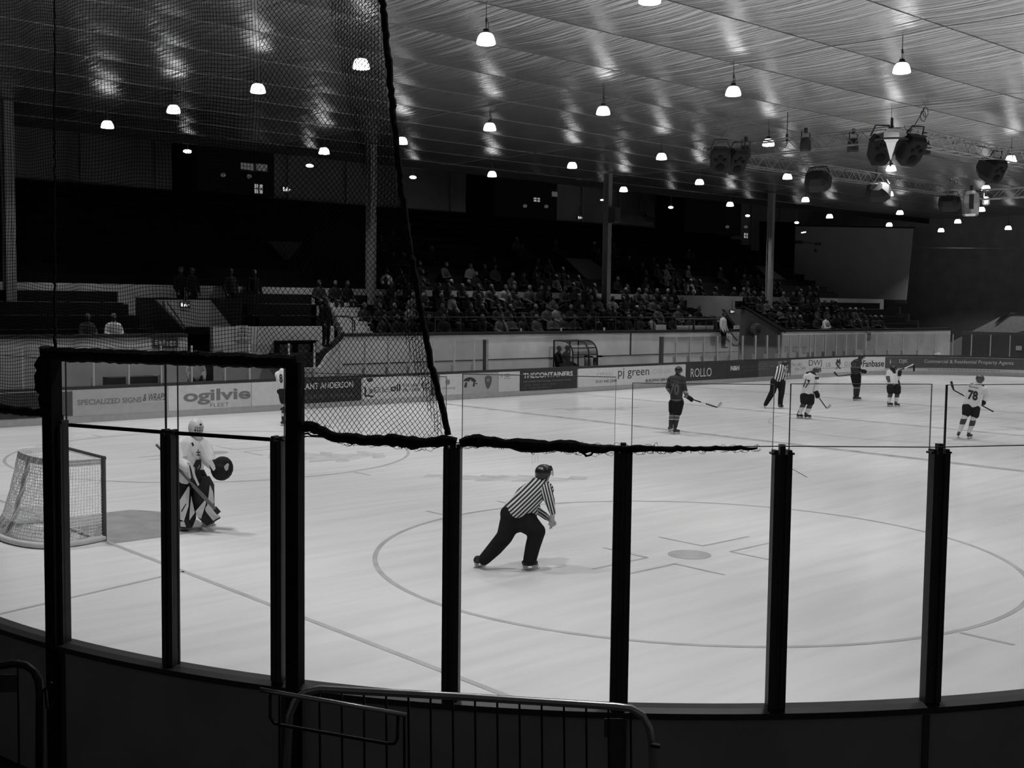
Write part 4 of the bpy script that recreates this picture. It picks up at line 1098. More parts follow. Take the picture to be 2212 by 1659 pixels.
for k, th in enumerate(TH+[TH[6]+DTH, TH[0]-DTH]):
    t = Vector((-math.sin(th), math.cos(th), 0)); n = Vector((math.cos(th), math.sin(th), 0)); b = cpt(th, 0, CR+.02)
    hw = (.058, .046, .040, .054, .056, .056, .056, .056, .056)[k]
    if k == 0: b = cpt(th+.0016, 0, CR+.02)
    if k == 2: b = cpt(th-.010, 0, CR+.02)
    zt = ZT-.035
    p = thing('support_post', post_lab[k], 'post', (b.x, b.y, ZS), 'glass support posts on the near boards')
    mb = MB().obox(b+Vector((0, 0, (ZS+zt)/2-.03)), t*hw, n*.028, (0, 0, (zt-ZS)/2+.03))
    mb.obox(b-t*(hw-.018)+n*.03+Vector((0, 0, (ZS+zt)/2)), t*.018, n*.012, (0, 0, (zt-ZS)/2)).obox(b+t*(hw-.018)+n*.03+Vector((0, 0, (ZS+zt)/2)), t*.018, n*.012, (0, 0, (zt-ZS)/2))
    obj('shaft', mb, M_black, p)
    if k in (0, 3, 4, 5, 6):
        obj('top_tenon', MB().obox(b+Vector((0, 0, zt+.03)), t*.017, n*.02, (0, 0, .03)), M_black, p)
    mb = MB()
    for s in (-1, 1):
        mb.obox(b+t*s*(hw-.012)+Vector((0, 0, zt+.012)), t*.013, n*.03, (0, 0, .014))
        if k in (1, 2, 5, 6): mb.obox(b+t*s*(hw+.004)+Vector((0, 0, zt+.004)), t*.012, n*.03, (0, 0, .006))
    obj('cap', mb, M_black, p)
    mb = MB()
    for z in (ZS+.25, ZS+.8, ZS+1.35): mb.ell(b+n*.03+Vector((0, 0, z)), t*.012, n*.008, (0, 0, .012), 8, 4)
    obj('bolt', mb, M_black, p)
M_pane = mat_glass('near_glass', .93, .22)
M_edge = mat('glass_edge_pale', .34, .3, 0, .5, 0); M_edged = mat('glass_edge_dark', .02, .4, 0, .5, 0)
tops = [3.12, 3.20, 3.13, 3.10, 3.12, 3.085, 3.09, 3.085]
ths = [TH[0]-DTH]+TH+[TH[6]+DTH]
for k in range(8):
    a, b = ths[k]+.0065, ths[k+1]-.0065
    pa_, pb_ = cpt(a, 0, CR-.005), cpt(b, 0, CR-.005)
    t = (pb_-pa_).normalized(); n = Vector((-t.y, t.x, 0)); L = (pb_-pa_).length; mid = (pa_+pb_)/2
    zt = tops[k]
    p = thing('glass_screen', pane_lab[k], 'glass pane', (mid.x, mid.y, ZS), 'glass panes on the near boards')
    # one sheet of glass with real edges
    obj('sheet', MB().add([pa_+Vector((0, 0, ZS)), pb_+Vector((0, 0, ZS)), pb_+Vector((0, 0, zt)), pa_+Vector((0, 0, zt))], [(0, 1, 2, 3)]), M_pane, p)
    e = .0028
    obj('top_edge', MB().bar(pa_+Vector((0, 0, zt)), pb_+Vector((0, 0, zt)), .012, .0045), M_edge, p)
    obj('side_edge', MB().bar(pa_+Vector((0, 0, ZS)), pa_+Vector((0, 0, zt)), .0035 if k != 7 else .009, .012, n), M_edged, p)
    obj('side_edge', MB().bar(pb_+Vector((0, 0, ZS)), pb_+Vector((0, 0, zt)), .009 if k == 1 else .0025, .012, n), M_edged if k in (1, 2) else M_edge, p)
    if k == 4:
        mb = MB()
        for px, y0, y1, w in ((1154, 968, 998, .0007), (1148, 966, 1003, .0007), (1160, 965, 996, .0007)):
            A, B = cyl(px, y0, CR+.0), cyl(px+3, y1, CR+.0)
            mb.bar(A+n*-.0+Vector((-n.x*.02, -n.y*.02, 0)), B+Vector((-n.x*.02, -n.y*.02, 0)), w, .001)
        obj('drip_mark', mb, mat('drip', .55, .5, 0, .3, .1), p)
# padded frame of the camera gate in the net
def lumpy(pts, r, seed, amp=.25, n=10):
    """wrapped netting roll: tube of uneven thickness through pts with radii r"""
    rnd = random.Random(seed); P, Rr = [], []
    for i in range(len(pts)-1):
        a, b = Vector(pts[i]), Vector(pts[i+1]); k = max(2, int((b-a).length/.03))
        for j in range(k):
            f = j/k; P.append(a.lerp(b, f)+Vector((rnd.uniform(-1, 1), rnd.uniform(-1, 1), rnd.uniform(-1, 1)))*.005)
            Rr.append((r[i]+(r[i+1]-r[i])*f)*(1+amp*rnd.uniform(-1, 1)))
    P.append(Vector(pts[-1])); Rr.append(r[-1])
    return MB().tube(P, Rr, n)
def fuzz(mb, pts, rad, n, seed, size=.05):
    """loose loops of twine hanging off a roll"""
    rnd = random.Random(seed)
    for i in range(n):
        k = rnd.randrange(len(pts)-1); p = Vector(pts[k]).lerp(Vector(pts[k+1]), rnd.random())
        d = Vector((rnd.uniform(-1, 1), rnd.uniform(-1, 1), 0)).normalized(); dn = Vector((0, 0, -1 if rnd.random() < .75 else .9))
        s = size*rnd.uniform(.4, 1.1); r = rad[k]
        q = p+dn*r*.8
        mb.tube([q, q+d*s*.4+dn*s*.3, q+d*s+dn*s*.45*rnd.random(), q+d*s*1.5-dn*s*.1], .0016, 3, False)
    return mb
fr = thing('net_frame', 'black padded rectangular frame around the opening in the safety net', 'frame', cpt(TH[1], ZS))
PL, PR = cyl(112, 765, CR+.03), cyl(641, 781, CR+.03)
zL, zR = PL.z, PR.z
def pole(px, py0, py1, w):
    th = theta(cyl(px, (py0+py1)/2, CR+.03)); 
    return th
thL, thR = theta(cyl(122, 1000, CR+.03)), theta(cyl(642, 1100, CR+.03))
for th, zt, w, nm in ((thL, zL, .056, 'left'), (thR, zR, .046, 'right')):
    t = Vector((-math.sin(th), math.cos(th), 0)); n = Vector((math.cos(th), math.sin(th), 0)); b = cpt(th, 0, CR+.06)
    obj('post', MB().obox(b+Vector((0, 0, (zt+.0)/2)), t*w, n*.045, (0, 0, zt/2)), M_blackmatt, fr)
qL, qR = cpt(thL, zL, CR+.06), cpt(thR, zR, CR+.06)
obj('top_bar', lumpy([qL-(qR-qL)*.02, qL.lerp(qR, .35), qL.lerp(qR, .7), qR+(qR-qL)*.01], [.052, .05, .05, .046], 3, .08, 10), M_blackmatt, fr)
obj('wrapping', lumpy([cyl(103, 752, CR+.04), cyl(97, 800, CR+.04), cyl(100, 850, CR+.04), cyl(104, 893, CR+.04)], [.05, .07, .06, .05], 5, .2, 10), M_blackmatt, fr)
obj('cross_bar', MB().bar(cyl(150, 918, CR+.03), cyl(372, 935, CR+.03), .02, .024).bar(cyl(372, 935, CR+.03), cyl(610, 951, CR+.03), .02, .024), M_blackmatt, fr)
# wire along the post tops
wp = [cyl(655, 942, CR+.05), cyl(700, 945, CR+.05), cyl(980, 956, CR+.05), cyl(1345, 964, CR+.05), cyl(1480, 966, CR+.05), cyl(1690, 964, CR+.05), cyl(2022, 966, CR+.05), cyl(2260, 961, CR+.05)]
mb = MB().tube(wp, .0038, 5)
tag(obj('tension_wire', mb, M_black), 'thin dark wire strung level along the tops of the glass posts', 'wire')
tag(obj('loose_wire', MB().tube([cyl(1708, 1011, CR-.15), cyl(1743, 1031, CR-.25)], .002, 4), M_black), 'short loose wire end sticking out right of the post below the referee', 'wire')
# ------------------------------------------------------------------ safety net
EDGE = [(830, -90), (826, 0), (838, 120), (851, 260), (866, 400), (886, 540), (909, 670), (932, 790), (949, 860), (966, 940)]
ROLL = [(652, 922, 11), (672, 922, 12), (700, 934, 12), (725, 944, 12), (760, 947, 13), (790, 952, 11), (850, 951, 13), (890, 958, 15), (920, 956, 11), (968, 952, 12), (985, 956, 11)]
ROLL2 = [(995, 956, 11), (1020, 952, 14), (1060, 954, 12), (1090, 958, 11), (1140, 963, 14), (1175, 964, 12), (1230, 964, 13), (1275, 969, 10), (1330, 968, 8), (1372, 970, 8), (1440, 970, 6), (1500, 969, 6), (1560, 969, 5), (1600, 968, 5), (1636, 968, 2)]
ROLL3 = [(-40, 872, 10), (0, 883, 11), (40, 887, 9), (70, 891, 9), (104, 893, 9)]
def pxl(L, y):   # x of the edge rope at height y
    for (x0, y0), (x1, y1) in zip(L, L[1:]):
        if y0 <= y <= y1: return x0+(x1-x0)*(y-y0)/(y1-y0)
    return L[0][0] if y < L[0][1] else L[-1][0]
def pyl(L, x):
    for a, b in zip(L, L[1:]):
        if a[0] <= x <= b[0]: return a[1]+(b[1]-a[1])*(x-a[0])/(b[0]-a[0])
    return L[0][1] if x < L[0][0] else L[-1][1]
NETR = CR+.05
TH_REF = TH[3]
def net_pt(a, z):
    """slack curtain: a = metres round the corner, z = height"""
    w = .035*math.sin(a*5.1+.6*z)+.02*math.sin(a*11.3+1.7)*(1 if z > 2.6 else .5)
    zz = z+.016*math.sin(a*9+z*2.3)+.012*math.sin(a*3.7+z*6)
    aa = a+.014*math.sin(z*5.2+a*4)
    return cpt(TH_REF+aa/NETR, zz, NETR+w)
def inside(p):
    x, y = proj(p)
    if x < -70 or y < -95: return None
    if y > -90 and x > pxl(EDGE, y)-2: return None
    if x < 97: return y < pyl(ROLL3, x)
    if x < 655: return y < 752+ (x-97)*.033+4
    return y < pyl(ROLL, x)
Z0, Z1 = 2.3, 6.1; A0, A1 = -4.6, .4
CELL = .0245
nv, nf = [], []
def strands(fn, m):
    mb = MB(); n = 0
    for seg in fn:
        run = []
        for p in seg+[None]:
            ok = p is not None and bool(inside(p))
            if ok: run.append(p)
            else:
                if len(run) > 1: mb.tube(run, .0019, 3, False); n += 1
                run = []
    return mb
def is_diag(a): return a > -1.33
segs = []
st = .045
a = A0
while a < -1.30:
    segs.append([net_pt(a, Z0+st*i) for i in range(int((Z1-Z0)/st))]); a += CELL
z = Z0
while z < Z1:
    segs.append([net_pt(A0+st*i, z) for i in range(int((-1.31-A0)/st))]); z += CELL
c = CELL*1.12
W_, H_ = A1+1.33, Z1-Z0
k = 0; dg_ = c*math.sqrt(2)
for sgn in (1, -1):
    x = -1.33-H_*.8 if sgn > 0 else -1.33
    end = A1 if sgn > 0 else A1+H_*.8
    while x < end:
        seg = []
        for i in range(int(H_/st)+1):
            zz = Z0+st*i; aa = x+sgn*(zz-Z0)*.8
            if -1.33 <= aa <= A1: seg.append(net_pt(aa, zz))
            elif seg: segs.append(seg); seg = []
        if seg: segs.append(seg)
        x += dg_*.88
def in_fold(p):
    x, y = proj(p); return x > pxl(EDGE, y)-26-max(0, 940-y)*.10
fold = []
a = -.9
while a < .38:
    fold.append([net_pt(a+.02*math.sin(z_*3), z_)+Vector((.05, .04, 0)) for z_ in np.arange(2.5, Z1, st)]); a += CELL*.9
z = 1.6
while z < Z1:
    fold.append([net_pt(-.9+st*i, z+.55*st*i)+Vector((.05, .04, 0)) for i in range(int(1.3/st))]); z += CELL*1.1
for s_g in fold:
    run = []
    for p in s_g+[None]:
        if p is not None and in_fold(p): run.append(p)
        else:
            if len(run) > 1: segs.append(run)
            run = []
NET = thing('safety_net', 'black safety netting hanging from the roof around the left end of the rink', 'net', cpt(TH[1], 3.3))
obj('mesh', strands(segs, None), M_blackmatt, NET)
ep = [cyl(x+ (2 if y > 800 else 0), y, NETR+.01) for x, y in EDGE]
obj('edge_rope', lumpy(ep, [.021]*len(ep), 9, .10, 8), M_blackmatt, NET)
for nm, L, sd, nfz in (('bottom_roll', ROLL, 1, 60), ('bottom_roll', ROLL2, 2, 110), ('bottom_roll', ROLL3, 4, 14)):
    pts = [cyl(x, y, NETR+.02) for x, y, w in L]; rr = [w*depth(p)/F for p, (x, y, w) in zip(pts, L)]
    obj(nm, fuzz(lumpy(pts, rr, sd, .16, 10), pts, rr, nfz, sd), M_blackmatt, NET)
obj('knot', MB().tube([cyl(x, y, NETR+.03) for x, y in ((1246, 972), (1259, 979), (1268, 985), (1276, 983), (1285, 973), (1296, 968))], .007, 5).tube([cyl(x, y, NETR+.03) for x, y in ((1252, 970), (1262, 981), (1266, 987))], .004, 4), M_blackmatt, NET)
obj('tie_cord', MB().tube([cyl(x, y, NETR+.03) for x, y in ((655, 938), (664, 936), (672, 941), (700, 942))], .006, 5).tube([cyl(x, y, NETR+.03) for x, y in ((657, 944), (666, 942))], .004, 4), M_blackmatt, NET)
obj('hanging_cord', lumpy([cyl(118, -80, NETR), cyl(118, 300, NETR), cyl(118, 755, NETR)], [.005, .006, .012], 6, .2, 6), M_blackmatt, NET)

# ================================================================== steel barriers on the public side
M_bar = mat('galvanised', .34, .3, .9, .5, .1); M_bar_shade = mat('galvanised_shaded', .025, .45, .8, .4, .1)  # second copy is the same steel with foreground shade put into its colour
D1 = 5.7
t = thing('crowd_barrier', 'grey steel crowd barrier with upright bars in front of the boards', 'barrier', at_d(1020, 1800, D1))
P = [(618, 1700), (625, 1545), (640, 1510), (662, 1494), (690, 1488), (1000, 1505), (1330, 1526), (1362, 1530), (1388, 1546), (1402, 1572), (1408, 1600), (1412, 1720)]
o = obj('frame', MB().tube([at_d(x, y, D1) for x, y in P], .019, 10), M_bar, t); smooth(o.data)
mb = MB()
for x in range(690, 1400, 48): mb.tube([at_d(x, 1489+(x-690)*.0585, D1), at_d(x+2, 1720, D1)], .006, 6)
obj('bars', mb, M_bar_shade, t)
obj('sign_plate', MB().obox(at_d(1325, 1572, D1+.03), RT*.045, FW*.004, DN*.045), M_black, t)
obj('clamp', MB().tube([at_d(1405, 1608, D1-.02), at_d(1425, 1612, D1-.02)], .014, 6), M_bar_shade, t)
D2 = 5.0
t = thing('handrail', 'worn tubular handrail with lower bar in front of the right padded frame post', 'handrail', at_d(720, 1750, D2))
o = obj('top_rail', MB().tube([at_d(561, 1490, D2), at_d(720, 1517, D2), at_d(878, 1545, D2)], .011, 8), M_bar, t); smooth(o.data)
o = obj('lower_rail', MB().tube([at_d(584, 1497, D2), at_d(584, 1550, D2), at_d(592, 1562, D2), at_d(610, 1567, D2), at_d(835, 1606, D2), at_d(852, 1606, D2), at_d(858, 1596, D2), at_d(860, 1545, D2)], .008, 8), M_bar_shade, t); smooth(o.data)
obj('leg', MB().tube([at_d(873, 1546, D2), at_d(874, 1720, D2)], .006, 6), M_bar_shade, t)
obj('leg', MB().tube([at_d(604, 1500, D2), at_d(604, 1720, D2)], .006, 6), M_bar_shade, t)
D3 = 5.9
t = thing('crowd_barrier', 'shaded steel crowd barrier with rounded corner at the bottom left edge', 'barrier', at_d(30, 1750, D3))
o = obj('frame', MB().tube([at_d(x, y, D3) for x, y in ((-60, 1448), (0, 1438), (30, 1433), (56, 1437), (74, 1450), (83, 1470), (86, 1500), (84, 1720))], .020, 10), M_bar_shade, t); smooth(o.data)
obj('bars', MB().tube([at_d(39, 1436, D3), at_d(42, 1720, D3)], .006, 6).tube([at_d(-10, 1440, D3), at_d(-8, 1720, D3)], .006, 6), M_bar_shade, t)
obj('sign_plate', MB().obox(at_d(8, 1476, D3+.03), RT*.07, FW*.004, DN*.045), M_black, t)
obj('hook', MB().tube([at_d(88, 1494, D3), at_d(106, 1484, D3), at_d(112, 1474, D3)], .008, 6).tube([at_d(98, 1490, D3), at_d(102, 1530, D3)], .008, 6), M_bar_shade, t)
# ================================================================== people
def solid(name, mb, m, parent=None, vox=.016, sm=4, fac=.5, keep=False):
    """one continuous surface grown round overlapping limbs"""
    me = mb.mesh('tmp'); o = bpy.data.objects.new('tmp', me); COL.objects.link(o)
    r = o.modifiers.new('r', 'REMESH'); r.mode = 'VOXEL'; r.voxel_size = vox
    if sm: s = o.modifiers.new('s', 'SMOOTH'); s.factor = fac; s.iterations = sm
    dg = bpy.context.evaluated_depsgraph_get(); dg.update()
    nm = bpy.data.meshes.new_from_object(o.evaluated_get(dg))
    bpy.data.objects.remove(o); bpy.data.meshes.remove(me)
    nm.name = name; nm.materials.clear()
    smooth(nm)
    return link(name, nm, m, parent)
SK = mat('skin', .38, .6, 0, .3, .05); M_hair = mat('hair_dark', .03, .7, 0, .3, .2); M_eye = mat('eye', .01, .2, 0, .5, 0)
K_jer = mat('black_jersey', .022, .85, 0, .15, .15, 12); K_pant = mat('black_pants', .012, .85, 0, .15, .2, 12); K_stripe = mat('grey_trim', .10, .85, 0, .15, .1)
W_jer = mat('white_jersey', .70, .85, 0, .15, .06, 10); M_helm = mat('black_helmet', .015, .3, 0, .5, .1); M_helmg = mat('dark_grey_helmet', .06, .3, 0, .5, .1)
M_glove = mat('black_glove', .012, .7, 0, .2, .2); M_boot = mat('black_boot', .02, .45, 0, .4, .2); M_blade = mat('skate_holder', .50, .35, .2, .5, .08)
M_num = mat('number_dark', .035, .8, 0, .15, 0); M_numg = mat('number_grey', .12, .8, 0, .15, 0); M_stick = mat('stick_black', .012, .4, 0, .4, .1); M_tape = mat('stick_tape', .45, .7, 0, .3, .1)
UP = Vector((0, 0, 1))
RH = Vector((RT.x, RT.y, 0)).normalized()      # across the picture
AW = Vector((FW.x, FW.y, 0)).normalized()      # away from the camera
def sub(o, p):
    o.parent = p; o.matrix_parent_inverse = Matrix()
class Fig:
    def __init__(s, name, label, crop, foot, group=None):
        s.x0, s.y0, s.k = crop
        px, py = s.px(*foot)
        s.g = at_z(px, py, 0.0); s.d = depth(s.g)
        s.t = thing(name, label, 'person', s.g, group)
    def px(s, cx, cy): return s.x0+cx*s.k, s.y0+cy*s.k
    def P(s, cx, cy, dd=0.0): return at_d(*s.px(cx, cy), s.d+dd)
    def G(s, cx, cy): return at_z(*s.px(cx, cy), 0.0)
    def limbs(s, L):
        """L: list of chains; a chain is a list of (cx, cy, dd, r)"""
        mb = MB()
        for ch in L:
            pts = [(s.P(*c[:3]), c[3]) for c in ch]
            if len(pts) == 1: mb.ell(pts[0][0], (pts[0][1], 0, 0), (0, pts[0][1], 0), (0, 0, pts[0][1]))
            for (a, ra), (b, rb) in zip(pts, pts[1:]): mb.capsule(a, ra, b, rb)
        return mb
    def part(s, name, L, m, vox=.016, sm=4, extra=None):
        mb = s.limbs(L)
        if extra: extra(mb)
        return solid(name, mb, m, s.t, vox, sm)
    def skate(s, heel, toe, ankle, r=.043, white=True, tilt=0.0):
        h, t = s.G(*heel), s.G(*toe); a = s.P(*ankle)
        f = (t-h); L = f.length; f = f.normalized() if L > .05 else RH
        L = min(max(L, .24), .34); c = (h+t)/2; h, t = c-f*L/2, c+f*L/2
        mb = MB(); up = (a-(h+UP*.09)); up = UP
        mb.capsule(h+f*.05+UP*.105, r, t-f*.06+UP*.095, r*.85).capsule(h+f*L*.27+UP*.125, r, a, r*1.08)
        b = solid('skate', mb, M_boot, s.t, .013, 3)
        n = Vector((-f.y, f.x, 0))
        m2 = MB()
        m2.prism([p+UP*z-n*.004 for p, z in ((h+f*.0, .012), (h+f*.03, .0), (t-f*.03, .0), (t+f*.01, .016), (t+f*.0, .026), (h+f*.0, .026))], n*.008)
        m2.prism([p+UP*z-n*.009 for p, z in ((h+f*.03, .02), (h+f*.09, .02), (h+f*.11, .075), (h+f*.015, .075))], n*.018)
        m2.prism([p+UP*z-n*.009 for p, z in ((t-f*.10, .02), (t-f*.03, .02), (t-f*.015, .075), (t-f*.12, .075))], n*.018)
        o = obj('blade', m2, M_blade, b); recalc(o)
        return b
    def head(s, cx, cy, dd, face, R=.095, helm=M_helm, neck=None, body_extra=None, visor=True, face_up=0.0, skin=SK, cap=True):
        """face: horizontal direction of the gaze; builds skin head + neck, helmet, eyes"""
        c = s.P(cx, cy, dd)-UP*.03; f = face.normalized(); side = Vector((-f.y, f.x, 0)).normalized(); u = f.cross(side); u = side.cross(f)*-1 if u.z < 0 else u
        mb = MB()
        mb.ell(c+u*.01, f*R*1.02, side*R*.80, u*R*1.15)
        mb.capsule(c+f*R*.55-u*R*.75, R*.38, c+f*R*.2-u*R*.6, R*.5)             # jaw
        mb.capsule(c+f*R*1.0-u*R*.1, R*.13, c+f*R*1.14-u*R*.32, R*.15)            # nose
        mb.capsule(c+f*R*.85+u*R*.1+side*R*.3, R*.14, c+f*R*.85+u*R*.1-side*R*.3, R*.14)   # brow
        mb.capsule(c+f*R*.92-u*R*.62+side*R*.15, R*.1, c+f*R*.92-u*R*.62-side*R*.15, R*.1)  # lips
        for q in (-1, 1): mb.ell(c+side*R*.82*q-u*R*.1, f*R*.22, side*R*.1, u*R*.28, 8, 6)
        if neck: mb.capsule(c-u*R*.5-f*R*.1, R*.62, s.P(*neck), R*.8)
        if body_extra: body_extra(mb)
        b = solid('body', mb, skin, s.t, .011, 2)
        for q in (-1, 1): 
            o = obj('eye', MB().ell(c+f*R*.90+side*R*.32*q-u*R*.03, f*R*.1, side*R*.13, u*R*.07, 8, 6), M_eye, b); smooth(o.data)
        if helm is not None:
            m2 = MB(); H = R*1.28
            m2.ell(c+u*R*.30-f*R*.06, f*H*1.08, side*H*.92, u*H*.88)
            m2.capsule(c-f*R*.75-u*R*.25+side*R*.35, R*.5, c-f*R*.75-u*R*.25-side*R*.35, R*.5)
            for q in (-1, 1): m2.capsule(c+side*R*.85*q+u*R*.2, R*.35, c+side*R*.85*q-u*R*.35-f*R*.1, R*.22)
            h = solid('helmet', m2, helm, s.t, .012, 3)
            bm_ = bmesh.new(); bm_.from_mesh(h.data)          # open the face
            kill = [v for v in bm_.verts if (v.co-c).dot(f) > R*.42 and (v.co-c).dot(u) < R*.42]
            bmesh.ops.delete(bm_, geom=kill, context='VERTS'); bm_.to_mesh(h.data); bm_.free()
            v3 = MB()
            for i in range(-3, 4): v3.tube([c+f*H*1.05*math.cos(i*.25)+side*H*.9*math.sin(i*.25)+u*R*.52, c+f*H*.9*math.cos(i*.2)*.98+side*H*.6*math.sin(i*.25)+u*R*1.1], .006, 4)
            obj('vent_ridges', v3, M_black, h)
            if visor:
                m4 = MB(); k = 9
                for i in range(k+1):
                    a = -1.25+2.5*i/k
                    q = c+f*H*1.13*math.cos(a)+side*H*1.0*math.sin(a)
                    m4.v += [tuple(q+u*R*.45), tuple(q+f*.004-u*R*.28)]
                for i in range(k): m4.f.append((2*i, 2*i+2, 2*i+3, 2*i+1))
                obj('visor', m4, mat_glass('visor', .55, .15), h)
        return b
    def glove(s, w, tip, r=.055, m=M_glove):
        a, b = s.P(*w), s.P(*tip); t = (b-a).normalized(); sd = t.cross(AW); sd = (sd if sd.length > .1 else UP).normalized(); n = sd.cross(t)
        mb = MB(); mb.capsule(a, r*1.05, a.lerp(b, .45), r)
        for i in range(4):
            o_ = sd*(i-1.5)*r*.5; k = a.lerp(b, .55)+o_
            e = b+o_*.9-t*(.012*abs(i-1.2)); mb.capsule(k, r*.34, e, r*.30); mb.capsule(e, r*.30, e-n*r*.75-t*r*.35, r*.26)
        mb.capsule(a.lerp(b, .25)-n*r*.4+sd*r*.8, r*.33, a.lerp(b, .7)-n*r*1.0+sd*r*.75, r*.28)
        return solid('glove', mb, m, s.t, .009, 2)
    def number(s, txt, quad, jersey, m, eps=.012, wt=0.0, shear=0.0):
        """quad: crop coords of lower-left, lower-right, upper-left corners; laid on the cloth by casting towards it"""
        vs, fs = text2d(txt, shear, wt)
        for _ in range(3):                                   # finer triangles so that the figures follow the cloth
            nv_, nf_ = list(vs), []
            for tri in fs:
                if len(tri) == 4: tris = [(tri[0], tri[1], tri[2]), (tri[0], tri[2], tri[3])]
                else: tris = [tri]
                for a, b, c in tris:
                    k = len(nv_); m_ = lambda p, q: ((vs[p][0]+vs[q][0])/2, (vs[p][1]+vs[q][1])/2)
                    nv_ += [m_(a, b), m_(b, c), m_(c, a)]
                    nf_ += [(a, k, k+2), (k, b, k+1), (k+2, k+1, c), (k, k+1, k+2)]
            vs, fs = nv_, nf_
        me = jersey.data; bv = BVHTree.FromPolygons([v.co for v in me.vertices], [tuple(p.vertices) for p in me.polygons])
        ll, lr, ul = [Vector(q) for q in quad]; out = []
        for u, v in vs:
            q = ll+(lr-ll)*u+(ul-ll)*v; px, py = s.px(q.x, q.y); d = ray(px, py).normalized()
            hit = bv.ray_cast(CAM, d)
            p = hit[0] if hit[0] is not None else at_d(px, py, s.d)
            out.append(p-d*eps)
        mb = MB(); mb.add(out, fs)
        return obj('number', mb, m, jersey)
def stick(label, F_, butt, heel, toe, r=.012, blade_h=.065, tape=None, white=None, dd=(0, 0, 0)):
    a, b, c = F_.P(*butt, dd[0]), F_.P(*heel, dd[1]), F_.P(*toe, dd[2])
    t = thing('hockey_stick', label, 'hockey stick', b)
    obj('shaft', MB().bar(a, b, r*2, r*2.6), M_stick, t)
    mid = b.lerp(c, .55)+(b-a).normalized()*.012
    n = (b-a).cross(c-b); n = n.normalized() if n.length > 1e-6 else UP
    w = n.cross(c-b).normalized()*blade_h/2
    mb = MB()
    P_ = [b-w*.6, b+w*.6, mid+w, mid-w, c+w*.8, c-w*.8]
    mb.add([p-n*.006 for p in P_]+[p+n*.006 for p in P_], [(0, 1, 2, 3), (3, 2, 4, 5), (9, 8, 7, 6), (11, 10, 8, 9), (0, 6, 7, 1), (1, 7, 8, 2), (2, 8, 10, 4), (4, 10, 11, 5), (5, 11, 9, 3), (3, 9, 6, 0)])
    o = obj('blade', mb, tape or M_stick, t); recalc(o)
    obj('grip', MB().bar(a, a.lerp(b, .10), r*2.5, r*3), M_black, t)
    if white:
        obj('shaft_band', MB().bar(a.lerp(b, white[0]), a.lerp(b, white[1]), r*2.1, r*2.7), M_white, t)
    return t

# ---- linesman, striding away to the right ---------------------------------
f = Fig('person', 'linesman in striped shirt and black trousers, crouched and striding away on the ice', (1000, 980, 240/1475), (890, 1555))
vdir = RH*math.cos(.55)+UP*-.0
st_axis = (RH*.70-UP*.71).normalized()        # square to the leaning spine
shirt_m = mat_stripes('linesman_shirt', st_axis, .042, .015, .66)
jer = f.part('shirt', [[(735, 745, 0, .175), (860, 590, 0, .185), (990, 470, 0, .165), (1045, 400, 0, .10)], [(900, 470, -.02, .11), (1090, 480, .0, .12)], [(640, 690, 0, .09), (900, 770, .02, .10)]], shirt_m)
sl1 = f.P(1190, 790, -.05)-f.P(1110, 470, -.08); ax1 = sl1.cross(AW).normalized()
s1 = solid('sleeve', f.limbs([[(1085, 480, -.06, .105), (1150, 620, -.10, .072), (1190, 780, -.06, .046)]]), mat_stripes('linesman_sleeve', ax1, .036, .015, .66), jer)
sl2 = f.P(1130, 860, .2)-f.P(980, 760, .22); ax2 = sl2.cross(AW).normalized()
s2 = solid('sleeve', f.limbs([[(960, 520, .18, .085), (965, 730, .26, .06), (1120, 850, .22, .045)]]), mat_stripes('linesman_sleeve_far', ax2, .036, .015, .66), jer)
f.part('trousers', [[(620, 800, 0, .13), (850, 860, 0, .14)], [(640, 880, 0, .155), (555, 1100, .0, .115), (420, 1260, .02, .105), (285, 1400, .03, .085)],
                    [(830, 900, -.02, .165), (985, 1030, -.12, .115), (930, 1220, -.06, .105), (890, 1400, -.02, .095)], [(700, 930, 0, .13), (760, 880, 0, .15)]], K_pant)
def hands(mb):
    for (w, k, tips, th) in (((1190, 800, -.06), (1180, 880, -.07), ((1140, 945), (1155, 1000), (1178, 990), (1205, 965)), (1230, 930)),
                             ((1120, 855, .2), (1180, 890, .18), ((1225, 950), (1232, 938), (1236, 920), (1230, 905)), (1200, 960))):
        a, b = f.P(*w), f.P(*k); mb.capsule(a, .030, b, .038)
        for i, q in enumerate(tips):
            e = f.P(*q, k[2]); mt = sum((f.P(*t_, k[2]) for t_ in tips), Vector())/4; off = (e-mt)*.85; off -= (mt-b).normalized()*off.dot((mt-b).normalized()); kn = b+off+(mt-b)*.2; md = kn.lerp(e, .5)-AW*.012
            mb.capsule(b.lerp(kn, .5), .012, kn, .0105).capsule(kn, .0105, md, .0095).capsule(md, .0095, e, .008)
        mb.capsule(a.lerp(b, .5), .014, f.P(*th, k[2]-.02), .010)
gaze = (RH*.75+AW*.65)
hd = f.head(1075, 238, -.0, gaze, .093, neck=(1035, 390, .0), body_extra=None)
hm = MB(); hands(hm); solid('hand', hm, SK, hd, .0045, 2)
f.skate((150, 1525), (300, 1490), (265, 1400, .03), .045)
f.skate((775, 1555), (1015, 1535), (880, 1400, -.02), .045)

